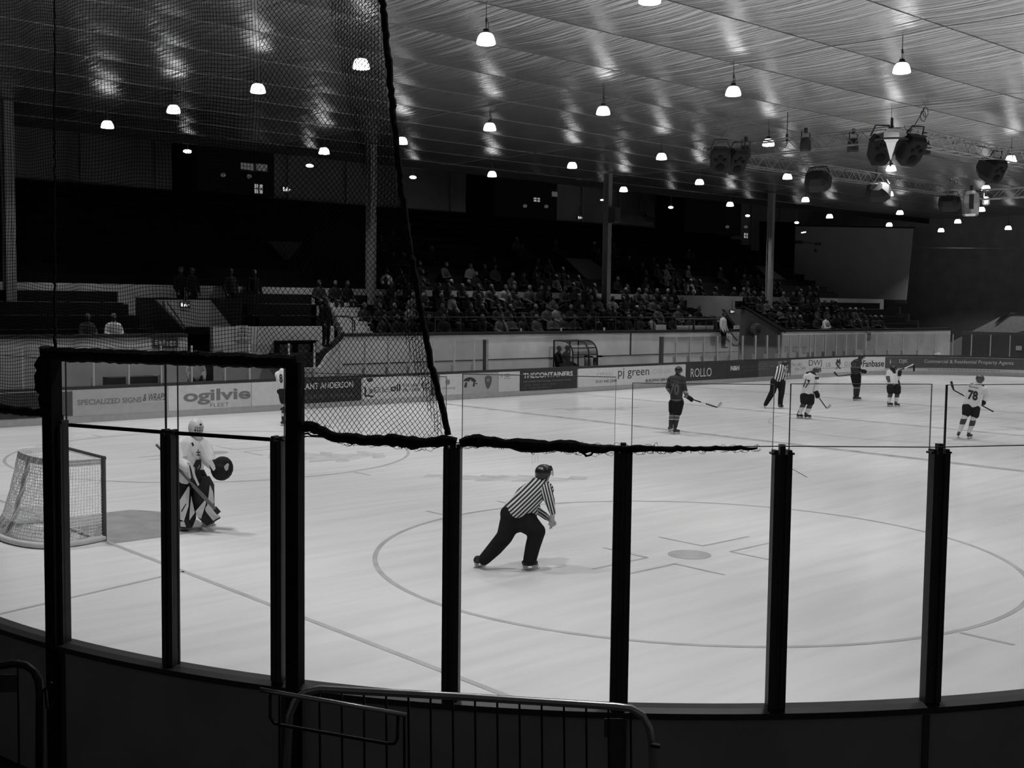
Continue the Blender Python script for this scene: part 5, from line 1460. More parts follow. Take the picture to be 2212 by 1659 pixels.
# ---- player 70 in black ----------------------------------------------------
f = Fig('person', 'player in black jersey numbered 70 holding a stick out to the right', (1390, 770, 200/1843), (650, 1550))
SX = 200/1843
bj = mat_bands('black_jersey_bands', .022, [(.93, .96, .13), (.0, .02, .02)])
jer = f.part('jersey', [[(655, 830, 0, .17), (655, 650, 0, .19), (660, 480, 0, .16), (680, 400, 0, .10)], [(570, 460, 0, .115), (765, 465, 0, .12)], [(585, 900, 0, .10), (730, 880, 0, .10)]], bj)
sl = f.part('sleeve', [[(770, 470, -.02, .095), (815, 640, -.05, .078), (870, 800, -.1, .055)]], mat_bands('black_sleeve', .022, [(1.14, 1.20, .30), (1.05, 1.14, .10), (1.02, 1.05, .30)])); sub(sl, jer)
sl = f.part('sleeve', [[(540, 460, .0, .09), (490, 620, .03, .075), (540, 720, .14, .05)]], mat_bands('black_sleeve_far', .022, [(1.22, 1.25, .25), (1.14, 1.22, .09), (1.12, 1.14, .25)])); sub(sl, jer)
f.part('pants', [[(590, 930, 0, .13), (585, 1080, .0, .12)], [(710, 920, 0, .14), (680, 1110, -.02, .12)]], K_pant)
f.part('sock', [[(580, 1110, 0, .09), (560, 1230, 0, .08), (545, 1380, 0, .06)]], mat_bands('sock_black', .022, [(.50, .53, .3), (.44, .50, .09), (.40, .43, .3)]))
f.part('sock', [[(670, 1130, -.02, .09), (655, 1250, -.02, .08), (635, 1390, -.02, .06)]], MATS.get('sock_black') or mat_bands('sock_black2', .022, [(.50, .53, .3), (.44, .50, .09), (.40, .43, .3)]))
f.head(700, 265, 0, RH*.35+AW*.95, .092, neck=(690, 390, 0))
f.glove((890, 810, -.1), (985, 880, -.1), .058)
f.skate((495, 1500), (590, 1480), (545, 1390, 0)); f.skate((580, 1555), (735, 1545), (635, 1400, -.02))
f.number('70', ((515, 760), (700, 775), (530, 535)), jer, M_numg, wt=.03); f.number('~asson', ((540, 495), (705, 520), (545, 455)), jer, M_numg)
stick('black stick with white band held low by the player in black numbered 70', f, (800, 800), (1465, 1012), (1550, 910), .013, .075, M_tape, (.52, .66), (-.1, -.12, -.2))

# ---- referee far -----------------------------------------------------------
CR2 = (1630, 760, 200/2074)
f = Fig('person', 'referee in striped shirt pushing off on one skate in front of the dark adverts', CR2, (590, 1275))
jer = f.part('shirt', [[(520, 610, 0, .165), (560, 470, 0, .18), (590, 380, 0, .15), (640, 330, 0, .09)], [(520, 390, 0, .10), (680, 400, 0, .10)], [(640, 680, 0, .07), (620, 500, 0, .14)]], mat_stripes('referee_shirt', (RH*.97-UP*.22).normalized(), .085, .015, .66))
sl = f.part('sleeve', [[(680, 410, -.02, .095), (670, 530, -.05, .07), (740, 520, -.1, .05)]], mat_stripes('referee_sleeve', RH, .07, .015, .5)); sub(sl, jer)
f.part('trousers', [[(450, 680, 0, .15), (410, 880, .0, .11), (330, 1030, .03, .095), (250, 1170, .05, .075)], [(600, 690, 0, .15), (605, 900, -.02, .11), (580, 1080, 0, .09), (575, 1200, 0, .08)], [(440, 660, 0, .13), (610, 680, 0, .13)]], K_pant)
def rh(mb): mb.capsule(f.P(740, 520, -.1), .04, f.P(775, 490, -.12), .03)
f.head(690, 260, 0, RH*.9+AW*.3, .092, neck=(640, 340, 0), body_extra=rh)
f.skate((215, 1270), (250, 1240), (245, 1170, .05)); f.skate((530, 1280), (650, 1270), (575, 1190, 0))
# ---- white player 17 ---------------------------------------------------------
def sockw(nm, z): return mat_bands(nm, .62, [(z, z+.15, .05)])
f = Fig('person', 'white-shirted player wearing number 17 skating right with stick down', CR2, (1180, 1500))
jer = f.part('jersey', [[(1195, 840, 0, .19), (1210, 720, 0, .20), (1260, 560, 0, .17), (1340, 500, 0, .10)], [(1170, 570, 0, .12), (1330, 590, 0, .12)], [(1110, 920, 0, .10), (1270, 930, 0, .10)]], W_jer)
yk = solid('yoke', f.limbs([[(1200, 490, 0, .075), (1290, 500, -.02, .12), (1370, 550, -.02, .075)]]), mat('navy_yoke', .03, .8, 0, .15, .1), jer)
sl = f.part('sleeve', [[(1370, 580, -.05, .10), (1390, 740, -.08, .085), (1370, 890, -.1, .06)]], mat_bands('white_sleeve', .70, [(1.37, 1.47, .04), (1.25, 1.34, .04), (1.1, 1.14, .2)])); sub(sl, jer)
f.part('pants', [[(1120, 1000, 0, .15), (1110, 1110, 0, .125)], [(1240, 1010, 0, .15), (1250, 1120, -.02, .13)]], mat('navy_pants', .018, .85, 0, .15, .15))
f.part('sock', [[(1110, 1150, 0, .08), (1070, 1230, 0, .085), (1010, 1370, 0, .06)]], sockw('sock_w1', .36))
f.part('sock', [[(1250, 1170, -.02, .085), (1215, 1260, -.02, .085), (1160, 1390, 0, .06)]], sockw('sock_w1b', .33))
f.head(1395, 410, 0, RH*.97+AW*.2, .095, helm=M_helmg, neck=(1350, 500, 0))
f.glove((1380, 900, -.1), (1420, 1030, -.1), .07)
f.skate((930, 1490), (1100, 1490), (1000, 1340, 0)); f.skate((1105, 1505), (1280, 1500), (1145, 1370, 0))
f.number('17', ((1085, 790), (1190, 830), (1145, 600)), jer, M_num, wt=.03)
stick('thin dark stick held down by the player wearing 17', f, (1395, 960), (1612, 1265), (1705, 1190), .012, .085, M_tape, None, (-.1, -.1, -.1))
# ---- far black player ---------------------------------------------------------
CR3 = (1790, 750, 200/2212)
f = Fig('person', 'player in black holding a stick level behind him in front of the Fanbase advert', CR3, (680, 1275))
jer = f.part('jersey', [[(640, 590, 0, .17), (645, 520, 0, .19), (660, 390, 0, .17), (730, 310, 0, .10)], [(590, 390, 0, .10), (740, 380, 0, .10)]], mat_bands('black_jersey_far', .022, [(1.24, 1.28, .12)]))
sl = f.part('sleeve', [[(690, 390, -.06, .095), (700, 530, -.1, .075), (820, 570, -.12, .055)]], K_jer); sub(sl, jer)
f.part('pants', [[(610, 690, 0, .14), (640, 880, 0, .12)], [(690, 690, 0, .14), (700, 880, 0, .115)]], K_pant)
f.part('sock', [[(650, 900, 0, .085), (640, 1020, 0, .08), (630, 1150, 0, .06)]], mat_bands('sock_bf', .022, [(.46, .50, .25)])); f.part('sock', [[(710, 890, 0, .085), (700, 1020, 0, .08), (690, 1160, 0, .06)]], mat_bands('sock_bf2', .022, [(.46, .50, .25)]))
f.head(785, 225, 0, RH*.95+AW*.1, .092, neck=(730, 320, 0))
f.glove((820, 570, -.12), (900, 600, -.12), .07)
f.skate((580, 1275), (700, 1275), (625, 1160, 0)); f.skate((630, 1280), (785, 1275), (690, 1170, 0))
f.number('70', ((545, 470), (650, 480), (560, 370)), jer, M_numg, wt=.03)
stick('long dark stick held level at hip height by the black player at the Fanbase advert', f, (850, 610), (225, 692), (130, 590), .013, .07, None, None, (-.12, -.05, .0))
# ---- white player with head down ---------------------------------------------
f = Fig('person', 'white-shirted player in dark helmet looking down before the DJK advert', CR3, (1560, 1425))
jer = f.part('jersey', [[(1530, 800, 0, .19), (1530, 740, 0, .20), (1545, 620, 0, .17), (1555, 570, 0, .09)], [(1460, 610, 0, .12), (1610, 610, 0, .12)], [(1465, 850, 0, .11), (1600, 850, 0, .11)]], W_jer)
solid('collar', f.limbs([[(1530, 540, -.05, .09), (1565, 600, -.12, .07)]]), mat('navy_yoke', .03), jer)
sl = f.part('sleeve', [[(1440, 600, 0, .095), (1425, 740, -.05, .085), (1440, 800, -.1, .06)]], mat_bands('white_sleeve_l', .70, [(.72, 1.10, .08)])); sub(sl, jer)
sl = f.part('sleeve', [[(1630, 600, 0, .09), (1680, 720, -.02, .075), (1690, 640, -.1, .06)]], W_jer); sub(sl, jer)
sub(f.part('side_panel', [[(1640, 800, -.02, .07), (1660, 880, 0, .08)]], mat('navy_yoke', .03)), jer)
f.part('pants', [[(1490, 960, 0, .16), (1480, 1050, 0, .13)], [(1620, 960, 0, .16), (1640, 1060, 0, .13)]], mat('navy_pants', .018))
f.part('sock', [[(1480, 1100, 0, .085), (1460, 1180, 0, .08), (1440, 1300, 0, .058)]], sockw('sock_w2', .34)); f.part('sock', [[(1640, 1100, 0, .085), (1630, 1190, 0, .08), (1610, 1310, 0, .058)]], sockw('sock_w2b', .34))
f.head(1545, 505, -.05, RH*.5-AW*.75, .095, neck=(1545, 590, 0), helm=M_helm)
f.glove((1690, 650, -.1), (1705, 560, -.1), .07)
f.skate((1395, 1415), (1550, 1420), (1430, 1300, 0)); f.skate((1560, 1430), (1715, 1430), (1600, 1310, 0))
stick('pale stick raised across the DJK advert by the white player with lowered head', f, (1690, 560), (2030, 405), (2036, 580), .012, .07, None, (.35, .98), (-.1, 0, 0))
# ---- player 78 -----------------------------------------------------------------
f = Fig('person', 'white-shirted player numbered 78 skating away at the right', (2030, 790, 140/1366), (560, 1545))
jer = f.part('jersey', [[(685, 760, 0, .19), (700, 680, 0, .20), (750, 500, 0, .18), (830, 400, 0, .09)], [(620, 470, 0, .125), (915, 520, 0, .13)], [(575, 795, 0, .11), (790, 830, 0, .11)]], W_jer)
solid('yoke', f.limbs([[(640, 410, .02, .055), (820, 420, .02, .095), (960, 510, .0, .085)]]), mat('navy_yoke', .03), jer)
sl = f.part('sleeve', [[(950, 500, 0, .10), (985, 620, .0, .085), (930, 750, .08, .06)]], mat_bands('white_sleeve_78', .70, [(1.46, 1.66, .04)])); sub(sl, jer)
sl = f.part('sleeve', [[(600, 450, 0, .095), (560, 590, .06, .08), (600, 680, .2, .06)]], mat('white_jersey', .7)); sub(sl, jer)
f.part('pants', [[(580, 870, 0, .14), (560, 1000, 0, .115)], [(740, 910, 0, .145), (740, 1030, 0, .12)]], mat('navy_pants', .018))
f.part('sock', [[(540, 1050, 0, .08), (490, 1180, 0, .08), (425, 1380, 0, .055)]], sockw('sock_w3', .40)); f.part('sock', [[(720, 1080, 0, .08), (685, 1220, 0, .08), (620, 1400, 0, .055)]], sockw('sock_w3b', .36))
f.head(850, 270, 0, AW*.95+RH*.3, .098, helm=M_helmg, neck=(820, 400, 0), visor=False)
f.glove((930, 740, .06), (915, 830, .02), .05)
f.skate((385, 1535), (400, 1500), (420, 1390, 0)); f.skate((575, 1550), (690, 1535), (615, 1410, 0))
f.number('78', ((580, 705), (790, 745), (605, 505)), jer, M_num, wt=.04); f.number('BRISEBY', ((615, 445), (820, 490), (622, 410)), jer, M_num); f.number('the rink', ((570, 830), (720, 840), (590, 760)), jer, mat('number_faint', .38, .8, 0, .15, 0)) if 0 else None
stick('dark stick carried across the body of player 78, blade raised at left', f, (1135, 972), (295, 515), (243, 325), .012, .07, None, None, (-.05, .35, .35))
# ---- partly hidden white player at left ------------------------------------------
f = Fig('person', 'white-shirted player bent forward, half hidden by the right padded frame post', (570, 760, 110/1014), (430, 1475))
jer = f.part('jersey', [[(400, 640, 0, .20), (390, 540, 0, .21), (420, 420, 0, .18), (480, 380, 0, .10)], [(300, 460, 0, .12), (500, 450, 0, .12)], [(315, 700, 0, .10), (490, 680, 0, .11)]], W_jer)
sl = f.part('sleeve', [[(490, 460, -.05, .11), (540, 600, -.12, .09), (560, 700, -.2, .06)]], mat('white_jersey', .7)); sub(sl, jer)
f.part('pants', [[(400, 790, 0, .17), (410, 960, 0, .14)], [(510, 790, 0, .16), (530, 970, 0, .14)], [(320, 790, .02, .09), (400, 800, 0, .12)]], mat('navy_pants', .018))
f.part('sock', [[(420, 1040, 0, .085), (415, 1130, 0, .085), (385, 1260, 0, .06)]], sockw('sock_w4', .36)); f.part('sock', [[(520, 1040, .15, .085), (530, 1150, .2, .08), (560, 1290, .25, .06)]], sockw('sock_w4b', .36))
f.head(510, 340, 0, RH*.95+AW*.1, .10, neck=(460, 410, 0))
f.glove((555, 700, -.2), (560, 790, -.2), .06)
f.skate((330, 1480), (535, 1465), (380, 1290, 0)); f.skate((560, 1470), (740, 1465), (570, 1290, .25))
f.number('8', ((315, 620), (380, 620), (300, 440)), jer, M_num, wt=.04)
stick('dark stick with white band crossing the knees of the half-hidden white player', f, (600, 850), (400, 1100), (330, 1150), .012, .06, None, (.60, .98), (-.2, -.2, -.2))

# ---- goalkeeper ------------------------------------------------------------------
f = Fig('person', 'goalkeeper in white jersey with big black catching glove, standing in front of the crease', (380, 880, 300/1659), (240, 1460))
jer = f.part('jersey', [[(120, 800, 0, .22), (160, 620, 0, .25), (200, 480, 0, .22), (220, 370, 0, .12)], [(90, 470, -.02, .15), (320, 480, 0, .14)], [(40, 700, .02, .15), (200, 720, 0, .17)]], W_jer)
sl = f.part('sleeve', [[(330, 480, -.04, .135), (390, 620, -.14, .11), (430, 680, -.18, .085)]], W_jer); sub(sl, jer)
sl = f.part('sleeve', [[(70, 500, -.06, .13), (60, 660, -.18, .11), (140, 720, -.26, .085)]], W_jer); sub(sl, jer)
f.part('pants', [[(90, 830, 0, .19), (80, 960, 0, .17)], [(210, 820, 0, .19), (280, 930, 0, .17)]], mat('navy_pants', .018))
M_padw = mat('pad_white', .62, .6, 0, .3, .06); M_padk = mat('pad_black', .014, .6, 0, .3, .1)
def legpad(pts, ws, dd, label):
    """broad leg pad: front faces the camera side, thick, boxed edges, with a toe flap"""
    mb = MB(); k = len(pts)
    for (cx, cy), w, q in zip(pts, ws, dd):
        c = f.P(cx, cy, q); mb.v += [tuple(c+RH*w*a+AW*b) for a, b in ((-1, .06), (-.85, -.04), (-.3, -.07), (.3, -.07), (.85, -.04), (1, .06), (.5, .10), (-.5, .10))]
    for i in range(k-1):
        for j in range(8): a = i*8+j; b = i*8+(j+1) % 8; mb.f.append((a, b, b+8, a+8))
    mb.f.append(tuple(range(8))); mb.f.append(tuple((k-1)*8+j for j in reversed(range(8))))
    o = obj('leg_pad', mb, M_padk, f.t); recalc(o); return o
def overlay(par, pts, m, nm, dq):
    mb = MB().prism([f.P(cx, cy, dq) for cx, cy in pts], AW*.012); o = obj(nm, mb, m, par); recalc(o); return o
p1_ = legpad([(345, 830), (330, 930), (320, 1080), (330, 1200), (360, 1310), (395, 1385)], (.06, .15, .165, .155, .14, .07), (-.12, -.14, -.14, -.13, -.14, -.14), '')
overlay(p1_, [(405, 930), (440, 1010), (455, 1130), (415, 1260), (372, 1180), (390, 1060)], M_padw, 'pad_edge', -.235)
overlay(p1_, [(235, 1240), (345, 1110), (360, 1140), (300, 1330), (255, 1310)], M_padw, 'pad_stripe', -.235)
overlay(p1_, [(355, 1190), (400, 1150), (530, 1310), (505, 1340), (445, 1355), (380, 1275), (350, 1230)], M_padw, 'toe_flap', -.27)
overlay(p1_, [(445, 1358), (527, 1308), (530, 1325), (452, 1372)], M_padk, 'toe_edge', -.272)
p2_ = legpad([(95, 930), (105, 1060), (115, 1200), (120, 1330), (110, 1430)], (.10, .13, .15, .14, .10), (-.10, -.12, -.12, -.12, -.12), '')
overlay(p2_, [(45, 1110), (150, 940), (165, 960), (150, 1180), (95, 1360), (50, 1340)], M_padw, 'pad_face', -.235)
overlay(p2_, [(182, 1060), (225, 1260), (160, 1350), (168, 1200)], M_padw, 'pad_face', -.235)
overlay(p2_, [(100, 1355), (128, 1330), (190, 1440), (140, 1445)], M_padk, 'boot_strap', -.24)
overlay(p2_, [(52, 1365), (98, 1365), (120, 1430), (55, 1425)], M_padw, 'pad_toe', -.238)
overlay(p2_, [(60, 1240), (70, 1250), (125, 1155), (118, 1150)], M_padk, 'pad_line', -.24)
hd = f.head(240, 265, -.06, RH*.55-AW*.8, .095, helm=None, neck=(215, 380, 0))
c = f.P(240, 260, -.06); g_ = (RH*.55-AW*.8).normalized(); sd = Vector((-g_.y, g_.x, 0))
mk = solid('mask', MB().ell(c+UP*.02, g_*.140, sd*.118, UP*.150).capsule(c+g_*.06-UP*.10, .07, c+g_*.05-UP*.13, .05), mat('mask_white', .60, .35, 0, .4, .12, 14), f.t, .012, 3)
mb = MB()
for i in range(-2, 3): mb.tube([c+g_*(.150-.012*abs(i))+sd*.028*i+UP*.05, c+g_*(.158-.012*abs(i))+sd*.028*i-UP*.02, c+g_*(.140-.012*abs(i))+sd*.026*i-UP*.085], .0035, 4)
for i in range(3): mb.tube([c+g_*(.156-.018*abs(j)**1.5)+sd*.030*j+UP*(.04-.05*i) for j in range(-2, 3)], .0035, 4)
obj('cage', mb, M_dark, mk)
mb = MB()
for a, z in ((.3, .1), (-.5, .02), (.9, .05)): mb.ell(c+g_*.12*math.cos(a)+sd*.10*math.sin(a)+UP*(z-.02), g_*.02, sd*.02, UP*.02, 8, 6)
obj('mask_vent', mb, M_dark, mk)
# catching glove
cg = MB(); a = f.P(445, 680, -.19); b = f.P(550, 730, -.22)
cg.ell(b, RH*.175+UP*-.02, AW*.09, UP*.19+RH*.03).capsule(a, .085, b, .12)
for q in ((520, 650), (570, 650), (620, 680), (640, 720), (620, 790)): cg.capsule(b, .05, f.P(*q, -.25), .042)
cg.capsule(b, .06, f.P(480, 810, -.24), .05)
gl = solid('catching_glove', cg, M_glove, f.t, .014, 2)
obj('glove_cuff', MB().bar(f.P(400, 640, -.26), f.P(470, 740, -.3), .07, .02, AW), M_padw, gl)
mb = MB()
for q in ((605, 700), (600, 735), (618, 690), (590, 715), (612, 725)): mb.ell(f.P(*q, -.34), RH*.02, AW*.01, UP*.03, 8, 5)
obj('webbing', mb, mat('lace_pale', .5, .8, 0, .2, .1), gl)
# blocker board
bl = obj('blocker', MB().prism([f.P(cx, cy, -.32) for cx, cy in ((132, 650), (165, 660), (215, 760), (230, 900), (180, 915), (150, 800))], AW*.05), M_padw, f.t); recalc(bl)
overlay(bl, [(160, 690), (172, 690), (208, 890), (196, 892)], M_padk, 'blocker_line', -.335)
overlay(bl, [(165, 680), (180, 690), (278, 925), (262, 940), (235, 890)], M_padw, 'blocker_edge', -.35)
overlay(bl, [(205, 700), (250, 740), (300, 650), (300, 620), (235, 640)], M_padk, 'glove_palm', -.30)
hm = MB(); a = f.P(195, 880, -.3); hm.capsule(a, .05, f.P(210, 930, -.31), .045)
for i in range(4): hm.capsule(f.P(195+i*9, 915, -.32), .016, f.P(205+i*9, 955, -.36), .014)
solid('glove', hm, M_glove, f.t, .009, 2)
overlay(jer, [(182, 425), (200, 415), (216, 455), (198, 468)], M_num, 'shoulder_patch', -.27)
f.number('D', ((228, 775), (300, 760), (235, 630)), jer, M_num, wt=.04)
f.number('EDINBURGH', ((55, 605), (135, 600), (55, 590)), jer, M_num); f.number('DWJ', ((45, 690), (135, 680), (45, 645)), jer, M_num)
mb = MB()
for q in ([(262, 500), (270, 500), (270, 580), (262, 580)], [(240, 530), (295, 530), (295, 542), (240, 542)], [(238, 555), (250, 565), (285, 565), (298, 552), (288, 575), (248, 575)]): mb.add([f.P(x, y, -.265) for x, y in q], [(0, 1, 2, 3) if len(q) == 4 else tuple(range(len(q)))])
obj('crest', mb, M_num, jer)
f.skate((60, 1465), (190, 1455), (100, 1400, -.06)); f.skate((330, 1425), (440, 1415), (380, 1380, -.1))
t = thing('goalkeeper_stick', 'goalkeeper stick held diagonally, wide paddle from the blocker down to the ice', 'hockey stick', f.P(470, 1220, -.3))
obj('shaft', MB().bar(f.P(-232, 445, -.1), f.P(215, 940, -.37), .022, .03), mat('goalie_shaft', .14, .5, 0, .3, .1), t)
obj('paddle', MB().bar(f.P(205, 930, -.37), f.P(470, 1215, -.33), .05, .02, AW), mat('goalie_shaft', .14), t)
obj('blade', MB().bar(f.P(460, 1200, -.33), f.P(515, 1265, -.33), .07, .02, AW), M_stick, t)
obj('grip', MB().bar(f.P(-235, 442, -.1), f.P(-215, 464, -.1), .032, .036), mat('goalie_tape', .22, .7, 0, .3, .1), t)
# ================================================================== spectators
def crowd(kind):
    """seated or standing onlooker at the origin, facing -Y, floor at z = 0"""
    t = thing('person', 'x', 'person', (0, 0, 0), 'spectators on the far stand')
    lean = {'lap': 0, 'crossed': -.02, 'forward': .14, 'chin': .05, 'stand': 0, 'talk': .0}[kind]
    st = kind == 'stand'; b = .86 if st else .52; y0 = .40 if st else .58
    hipz = b
    sh = Vector((0, y0+.04-lean, b+.48)); hd = Vector((.0, y0-.02-lean*1.5, b+.72))
    tr = MB()
    for s in (-1, 1):
        if st:
            tr.capsule((.09*s, y0, b), .11, (.10*s, y0-.02, .46), .075).capsule((.10*s, y0-.02, .46), .075, (.11*s, y0+.02, .08), .055)
            tr.capsule((.11*s, y0, .05), .045, (.12*s, y0-.16, .04), .04)
        else:
            tr.capsule((.09*s, y0-.02, .52), .105, (.12*s, .14, .52), .075).capsule((.12*s, .14, .52), .075, (.11*s, .12, .08), .055)
            tr.capsule((.11*s, .12, .05), .045, (.12*s, -.06, .04), .04)
    tr.capsule((-.08, y0, b), .11, (.08, y0, b), .11)
    solid('trousers', tr, mat('crowd_trousers', .012, .9, 0, .1, .2), t, .032, 2)
    co = MB(); co.capsule((0, y0+.02, b+.02), .165, sh-Vector((0, 0, .06)), .175).capsule(sh+Vector((-.13, 0, -.02)), .10, sh+Vector((.13, 0, -.02)), .10).capsule(sh, .09, sh+Vector((0, -.02, .1)), .075)
    bo = MB(); bo.ell(hd, (.078, 0, 0), (0, .095, 0), (0, 0, .118), 12, 8).capsule(hd-Vector((0, -.01, .08)), .055, sh+Vector((0, 0, .08)), .06).capsule(hd+Vector((0, -.085, -.01)), .014, hd+Vector((0, -.105, -.035)), .016)
    bo.capsule((0, y0+.02, b+.05), .09, sh-Vector((0, 0, .02)), .09)
    for s in (-1, 1): bo.ell(hd+Vector((.08*s, .01, -.01)), (.012, 0, 0), (0, .022, 0), (0, 0, .03), 6, 4)
    E = {'lap': ((.26, y0-.03, b+.20), (.10, y0-.30, b+.10)), 'crossed': ((.25, y0-.06, b+.20), (-.08, y0-.20, b+.24)), 'forward': ((.24, y0-.25, b+.12), (.06, y0-.42, b+.16)),
         'chin': ((.22, y0-.20, b+.16), (.05, y0-.16, b+.58)), 'stand': ((.27, y0+.02, b+.18), (.24, y0-.10, b-.05)), 'talk': ((.27, y0-.08, b+.22), (.20, y0-.30, b+.34))}[kind]
    for s in (-1, 1):
        e, w = Vector(E[0]), Vector(E[1])
        if s < 0 and kind in ('chin', 'talk'): e, w = Vector((.26, y0-.03, b+.20)), Vector((.08, y0-.28, b+.12))
        e.x *= s; w.x *= s
        co.capsule(sh+Vector((.17*s, 0, -.03)), .085, e, .065).capsule(e, .065, w, .05)
        d = (w-e).normalized(); bo.capsule(sh+Vector((.05*s, 0, -.03)), .05, sh+Vector((.17*s, 0, -.03)), .045).capsule(sh+Vector((.17*s, 0, -.03)), .045, e, .038).capsule(e, .038, w, .032); bo.capsule(w+d*.02, .035, w+d*.075, .038)
        for k in range(4): bo.capsule(w+d*.08+Vector((.018*(k-1.5), 0, 0)), .011, w+d*(.135-.01*abs(k-1.5))+Vector((.020*(k-1.5), -.012, -.01)), .009)
        bo.capsule(w+d*.03+Vector((-.03*s, -.01, .01)), .012, w+d*.085+Vector((-.05*s, -.02, .01)), .010)
    solid('coat', co, mat('coat_dark', .009, .9, 0, .1, .2), t, .028, 2)
    solid('body', bo, mat('crowd_skin_dimmed', .05, .7, 0, .2, .05), t, .014, 1)  # skin colour darkened to stand for the dim light on the stand
    hm = MB(); hm.ell(hd+Vector((0, .018, .028)), (.09, 0, 0), (0, .102, 0), (0, 0, .108), 12, 8)
    h = solid('hair', hm, mat('crowd_hair', .02, .8, 0, .2, .3), t, .02, 1)
    bmx = bmesh.new(); bmx.from_mesh(h.data); bmesh.ops.delete(bmx, geom=[v for v in bmx.verts if v.co.y < hd.y-.06 and v.co.z < hd.z+.03], context='VERTS'); bmx.to_mesh(h.data); bmx.free()
    return t
KINDS_ = ['lap', 'crossed', 'forward', 'chin', 'talk', 'stand']
PROTO = {k: crowd(k) for k in KINDS_}
used_proto = set()
COATS = [('black', mat('coat_black', .004, .9, 0, .1, .2)), ('dark', mat('coat_dark', .009)), ('dark grey', mat('coat_charcoal', .016, .9, 0, .1, .2)), ('grey', mat('coat_grey', .035, .9, 0, .1, .2)),
         ('pale', mat('coat_pale', .11, .9, 0, .1, .1)), ('white', mat('coat_white', .38, .9, 0, .1, .08))]
HAIRS = [mat('crowd_hair', .02), mat('crowd_hair_grey', .08, .8, 0, .2, .2), mat('crowd_hair_fair', .05, .8, 0, .2, .2), mat('crowd_hat', .2, .9, 0, .1, .1)]
def put(kind, x, y, z, rz, coat, hair, label, group='spectators on the far stand'):
    M = Matrix.Translation((x, y, z)) @ Matrix.Rotation(rz, 4, 'Z')
    pr = PROTO[kind]
    if kind not in used_proto:
        used_proto.add(kind); r = pr; r['label'] = label
        for c in r.children:
            n = c.name.split('.')[0]
            if n in ('coat', 'hair'):
                c.material_slots[0].link = 'OBJECT'; c.material_slots[0].material = coat if n == 'coat' else hair
    else: r = copy_tree(pr, (0, 0, 0), label, group, {'coat': coat, 'hair': hair})
    r.matrix_world = M; r['group'] = group
    return r
rnd = random.Random(11)
COLX = [X_(px, py, 20.6) for px, py in ((25, 655), (805, 650), (1313, 660), (1665, 650))]
VOM = [(X_(1222, 560, 25)-.8, X_(1312, 600, 25)+.8), (X_(1632, 573, 25.5)-.8, X_(1745, 640, 25.5)+.8)]
def fill(rows, tier, k, spans, dens, pale):
    y, z = rows[k]; n = 0; people = []
    for a, b in spans:
        x = a+rnd.random()*.4
        while x < b:
            if rnd.random() < dens and not (tier == 'lower' and k == 3 and any(abs(x-q) < .75 for q in COLX)) and not (tier == 'upper' and k in (2, 3, 4) and any(p0 < x < p1 for p0, p1 in VOM)): people.append(x+rnd.uniform(-.03, .03))
            x += .73
    for i, x in enumerate(sorted(people)):
        kd = rnd.choice(['lap', 'lap', 'crossed', 'forward', 'chin', 'talk']); r = rnd.random()
        ci = 5 if r < pale*.3 else 4 if r < pale else 3 if r < pale+.15 else 2 if r < pale+.38 else 1 if r < .85 else 0
        hi = rnd.choice([0, 0, 0, 1, 2, 3 if rnd.random() < .5 else 0])
        put(kd, x, y, z, rnd.uniform(-.35, .2), COATS[ci][1], HAIRS[hi],
            'spectator in %s coat, %s from left, %s row of %s terrace' % (COATS[ci][0], ordinal(i+1), ordinal(k+1), tier))
xm0, xm1 = X_(812, 690, 18), x1-1.2
xl0, xl1 = xb+2.6, X_(690, 690, 18)-.8
for k, dn in enumerate((.82, .84, .86, .95)):
    left = [(7.4+.3*k, 8.9+.2*k)] if k == 0 else [(xl0+.3*k, xl1-.2*k)]
    fill(LOW, 'lower', k, left+[(xm0-(1.0 if k else 0), xm1), (xe+1.6, 54.5-k)], dn, (.15, .09, .07, .07)[k])
for k, dn in enumerate((.5, .42, .36, .30, .24, .2, .15, .1)):
    fill(UPP, 'upper', k, [(22+.5*k, 34.5), (37, 55-1.0*k)], dn*.85, .06)
# ---- people on foot -------------------------------------------------------------
def stander(px, py, Y, z, rz, coat, hair, label, kind='stand'):
    q = at_y(px, py, Y); put(kind, q.x, Y-.4, z, rz, coat, hair, label, None) if 0 else None
    r = put(kind, q.x, Y-.4, z, rz, coat, hair, label); 
    if 'group' in r: del r['group']
    return r
stander(1565, 716, YW-.35, at_y(1565, 750, YW-.35).z-.05, .2, COATS[5][1], HAIRS[0], 'steward in white coat standing on the right gangway steps behind the black handrail')
stander(710, 712, YW-.35, at_y(710, 746, YW-.35).z-.05, .3, COATS[0][1], HAIRS[0], 'dark-clothed steward standing beside the white steps at the left gangway')
stander(418, 790, 16.2, .22, -.2, COATS[5][1], HAIRS[0], 'person in white coat standing behind the glass above the ogilvie advert')
stander(1240, 785, 16.3, .45, .9, COATS[2][1], HAIRS[0], 'dark-haired person sitting in the curved bench shelter', 'lap')
stander(1222, 785, 16.4, .42, .4, COATS[1][1], HAIRS[0], 'dark figure sitting at the left inside the bench shelter', 'crossed')
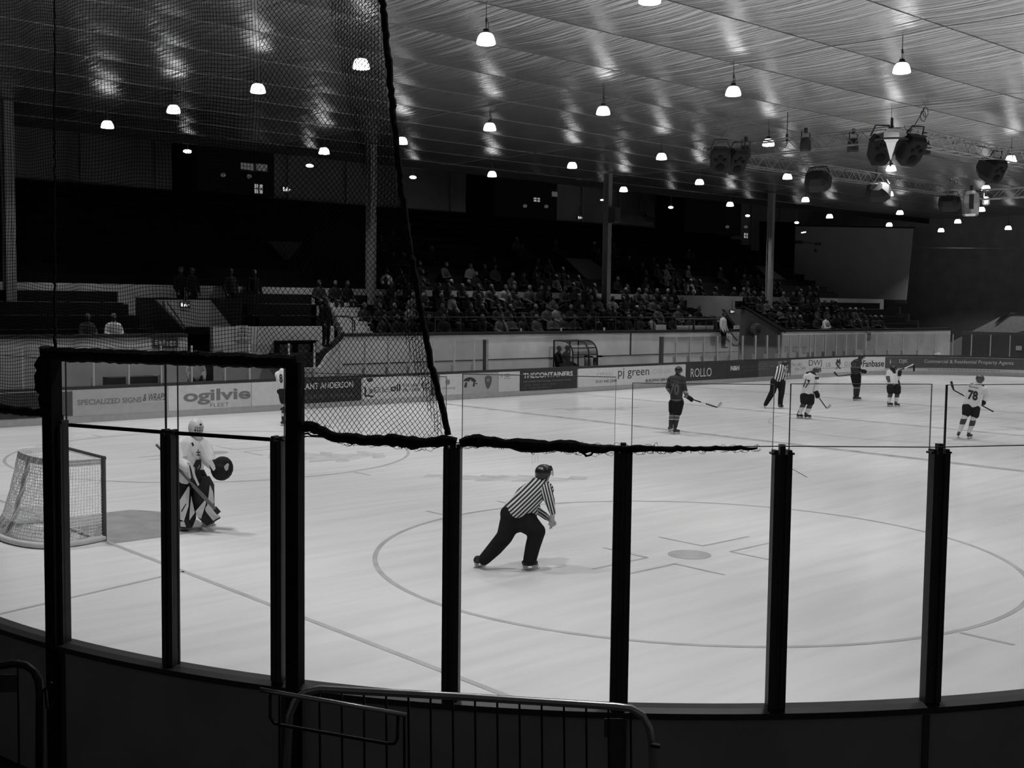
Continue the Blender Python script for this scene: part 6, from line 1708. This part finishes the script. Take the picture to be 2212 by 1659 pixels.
for i, (px, Y) in enumerate(((396, 21.0), (420, 21.0), (500, 21.1), (549, 21.1))):
    stander(px, 640, Y, 2.94, rnd.uniform(-.3, .3), COATS[i % 3][1], HAIRS[0], 'dark standing spectator against the pale parapet left of the white steps, %s of four' % ordinal(i+1))
for i, px in enumerate((1722, 1745, 1766)):
    stander(px, 640, 20.9, 2.94, rnd.uniform(-.3, .3), COATS[i % 2][1], HAIRS[0], 'dark standing spectator below the projection screen, %s of three' % ordinal(i+1))
# drinks on the wall coping
for i, px in enumerate((1125, 1212, 1305)):
    q = at_y(px, 716, YW+.05); q.z = 2.26+.11
    t = thing('drink_cup', 'pale drink cup standing on the long bench wall, %s of three' % ordinal(i+1), 'cup', q, 'cups on the stand wall')
    obj('cup', MB().lathe([(.035, 0), (.045, .13)], 10, q), mat('cup_pale', .5, .5, 0, .3, .05), t); obj('lid', MB().lathe([(.048, .13), (.04, .145)], 10, q), M_dark, t)
q = at_y(1425, 714, YW+.1); q.z = 2.37
t = thing('folder', 'pale box lying on the bench wall left of the pale barrier panels', 'box', q); obj('carton', MB().box((q.x-.35, YW+.02, 2.37), (q.x+.35, YW+.24, 2.60)), M_wall2, t)
# puck-sized dropped mitten on the far glass ledge at right
q = P_s(s_of(2025, 1.1), BH)
t = thing('glove', 'pale glove lying on the rail of the far right boards', 'glove', q)
o = solid('mitten', MB().capsule(q+Vector((-.07, .12, .06)), .05, q+Vector((-.07, -.14, .07)), .06).capsule(q+Vector((-.07, -.02, .08)), .03, q+Vector((-.07, -.12, .14)), .025), M_white, t, .014, 2)
# ------------------------------------------------------------------ dim surroundings
w = bpy.data.worlds.new('world'); SC.world = w; w.use_nodes = True
w.node_tree.nodes['Background'].inputs['Color'].default_value = (1, 1, 1, 1)
w.node_tree.nodes['Background'].inputs['Strength'].default_value = 0.06
for m in MATS.values(): pass
for k in list(PROTO):
    if k not in used_proto:
        for c in list(PROTO[k].children_recursive): bpy.data.objects.remove(c)
        bpy.data.objects.remove(PROTO[k])
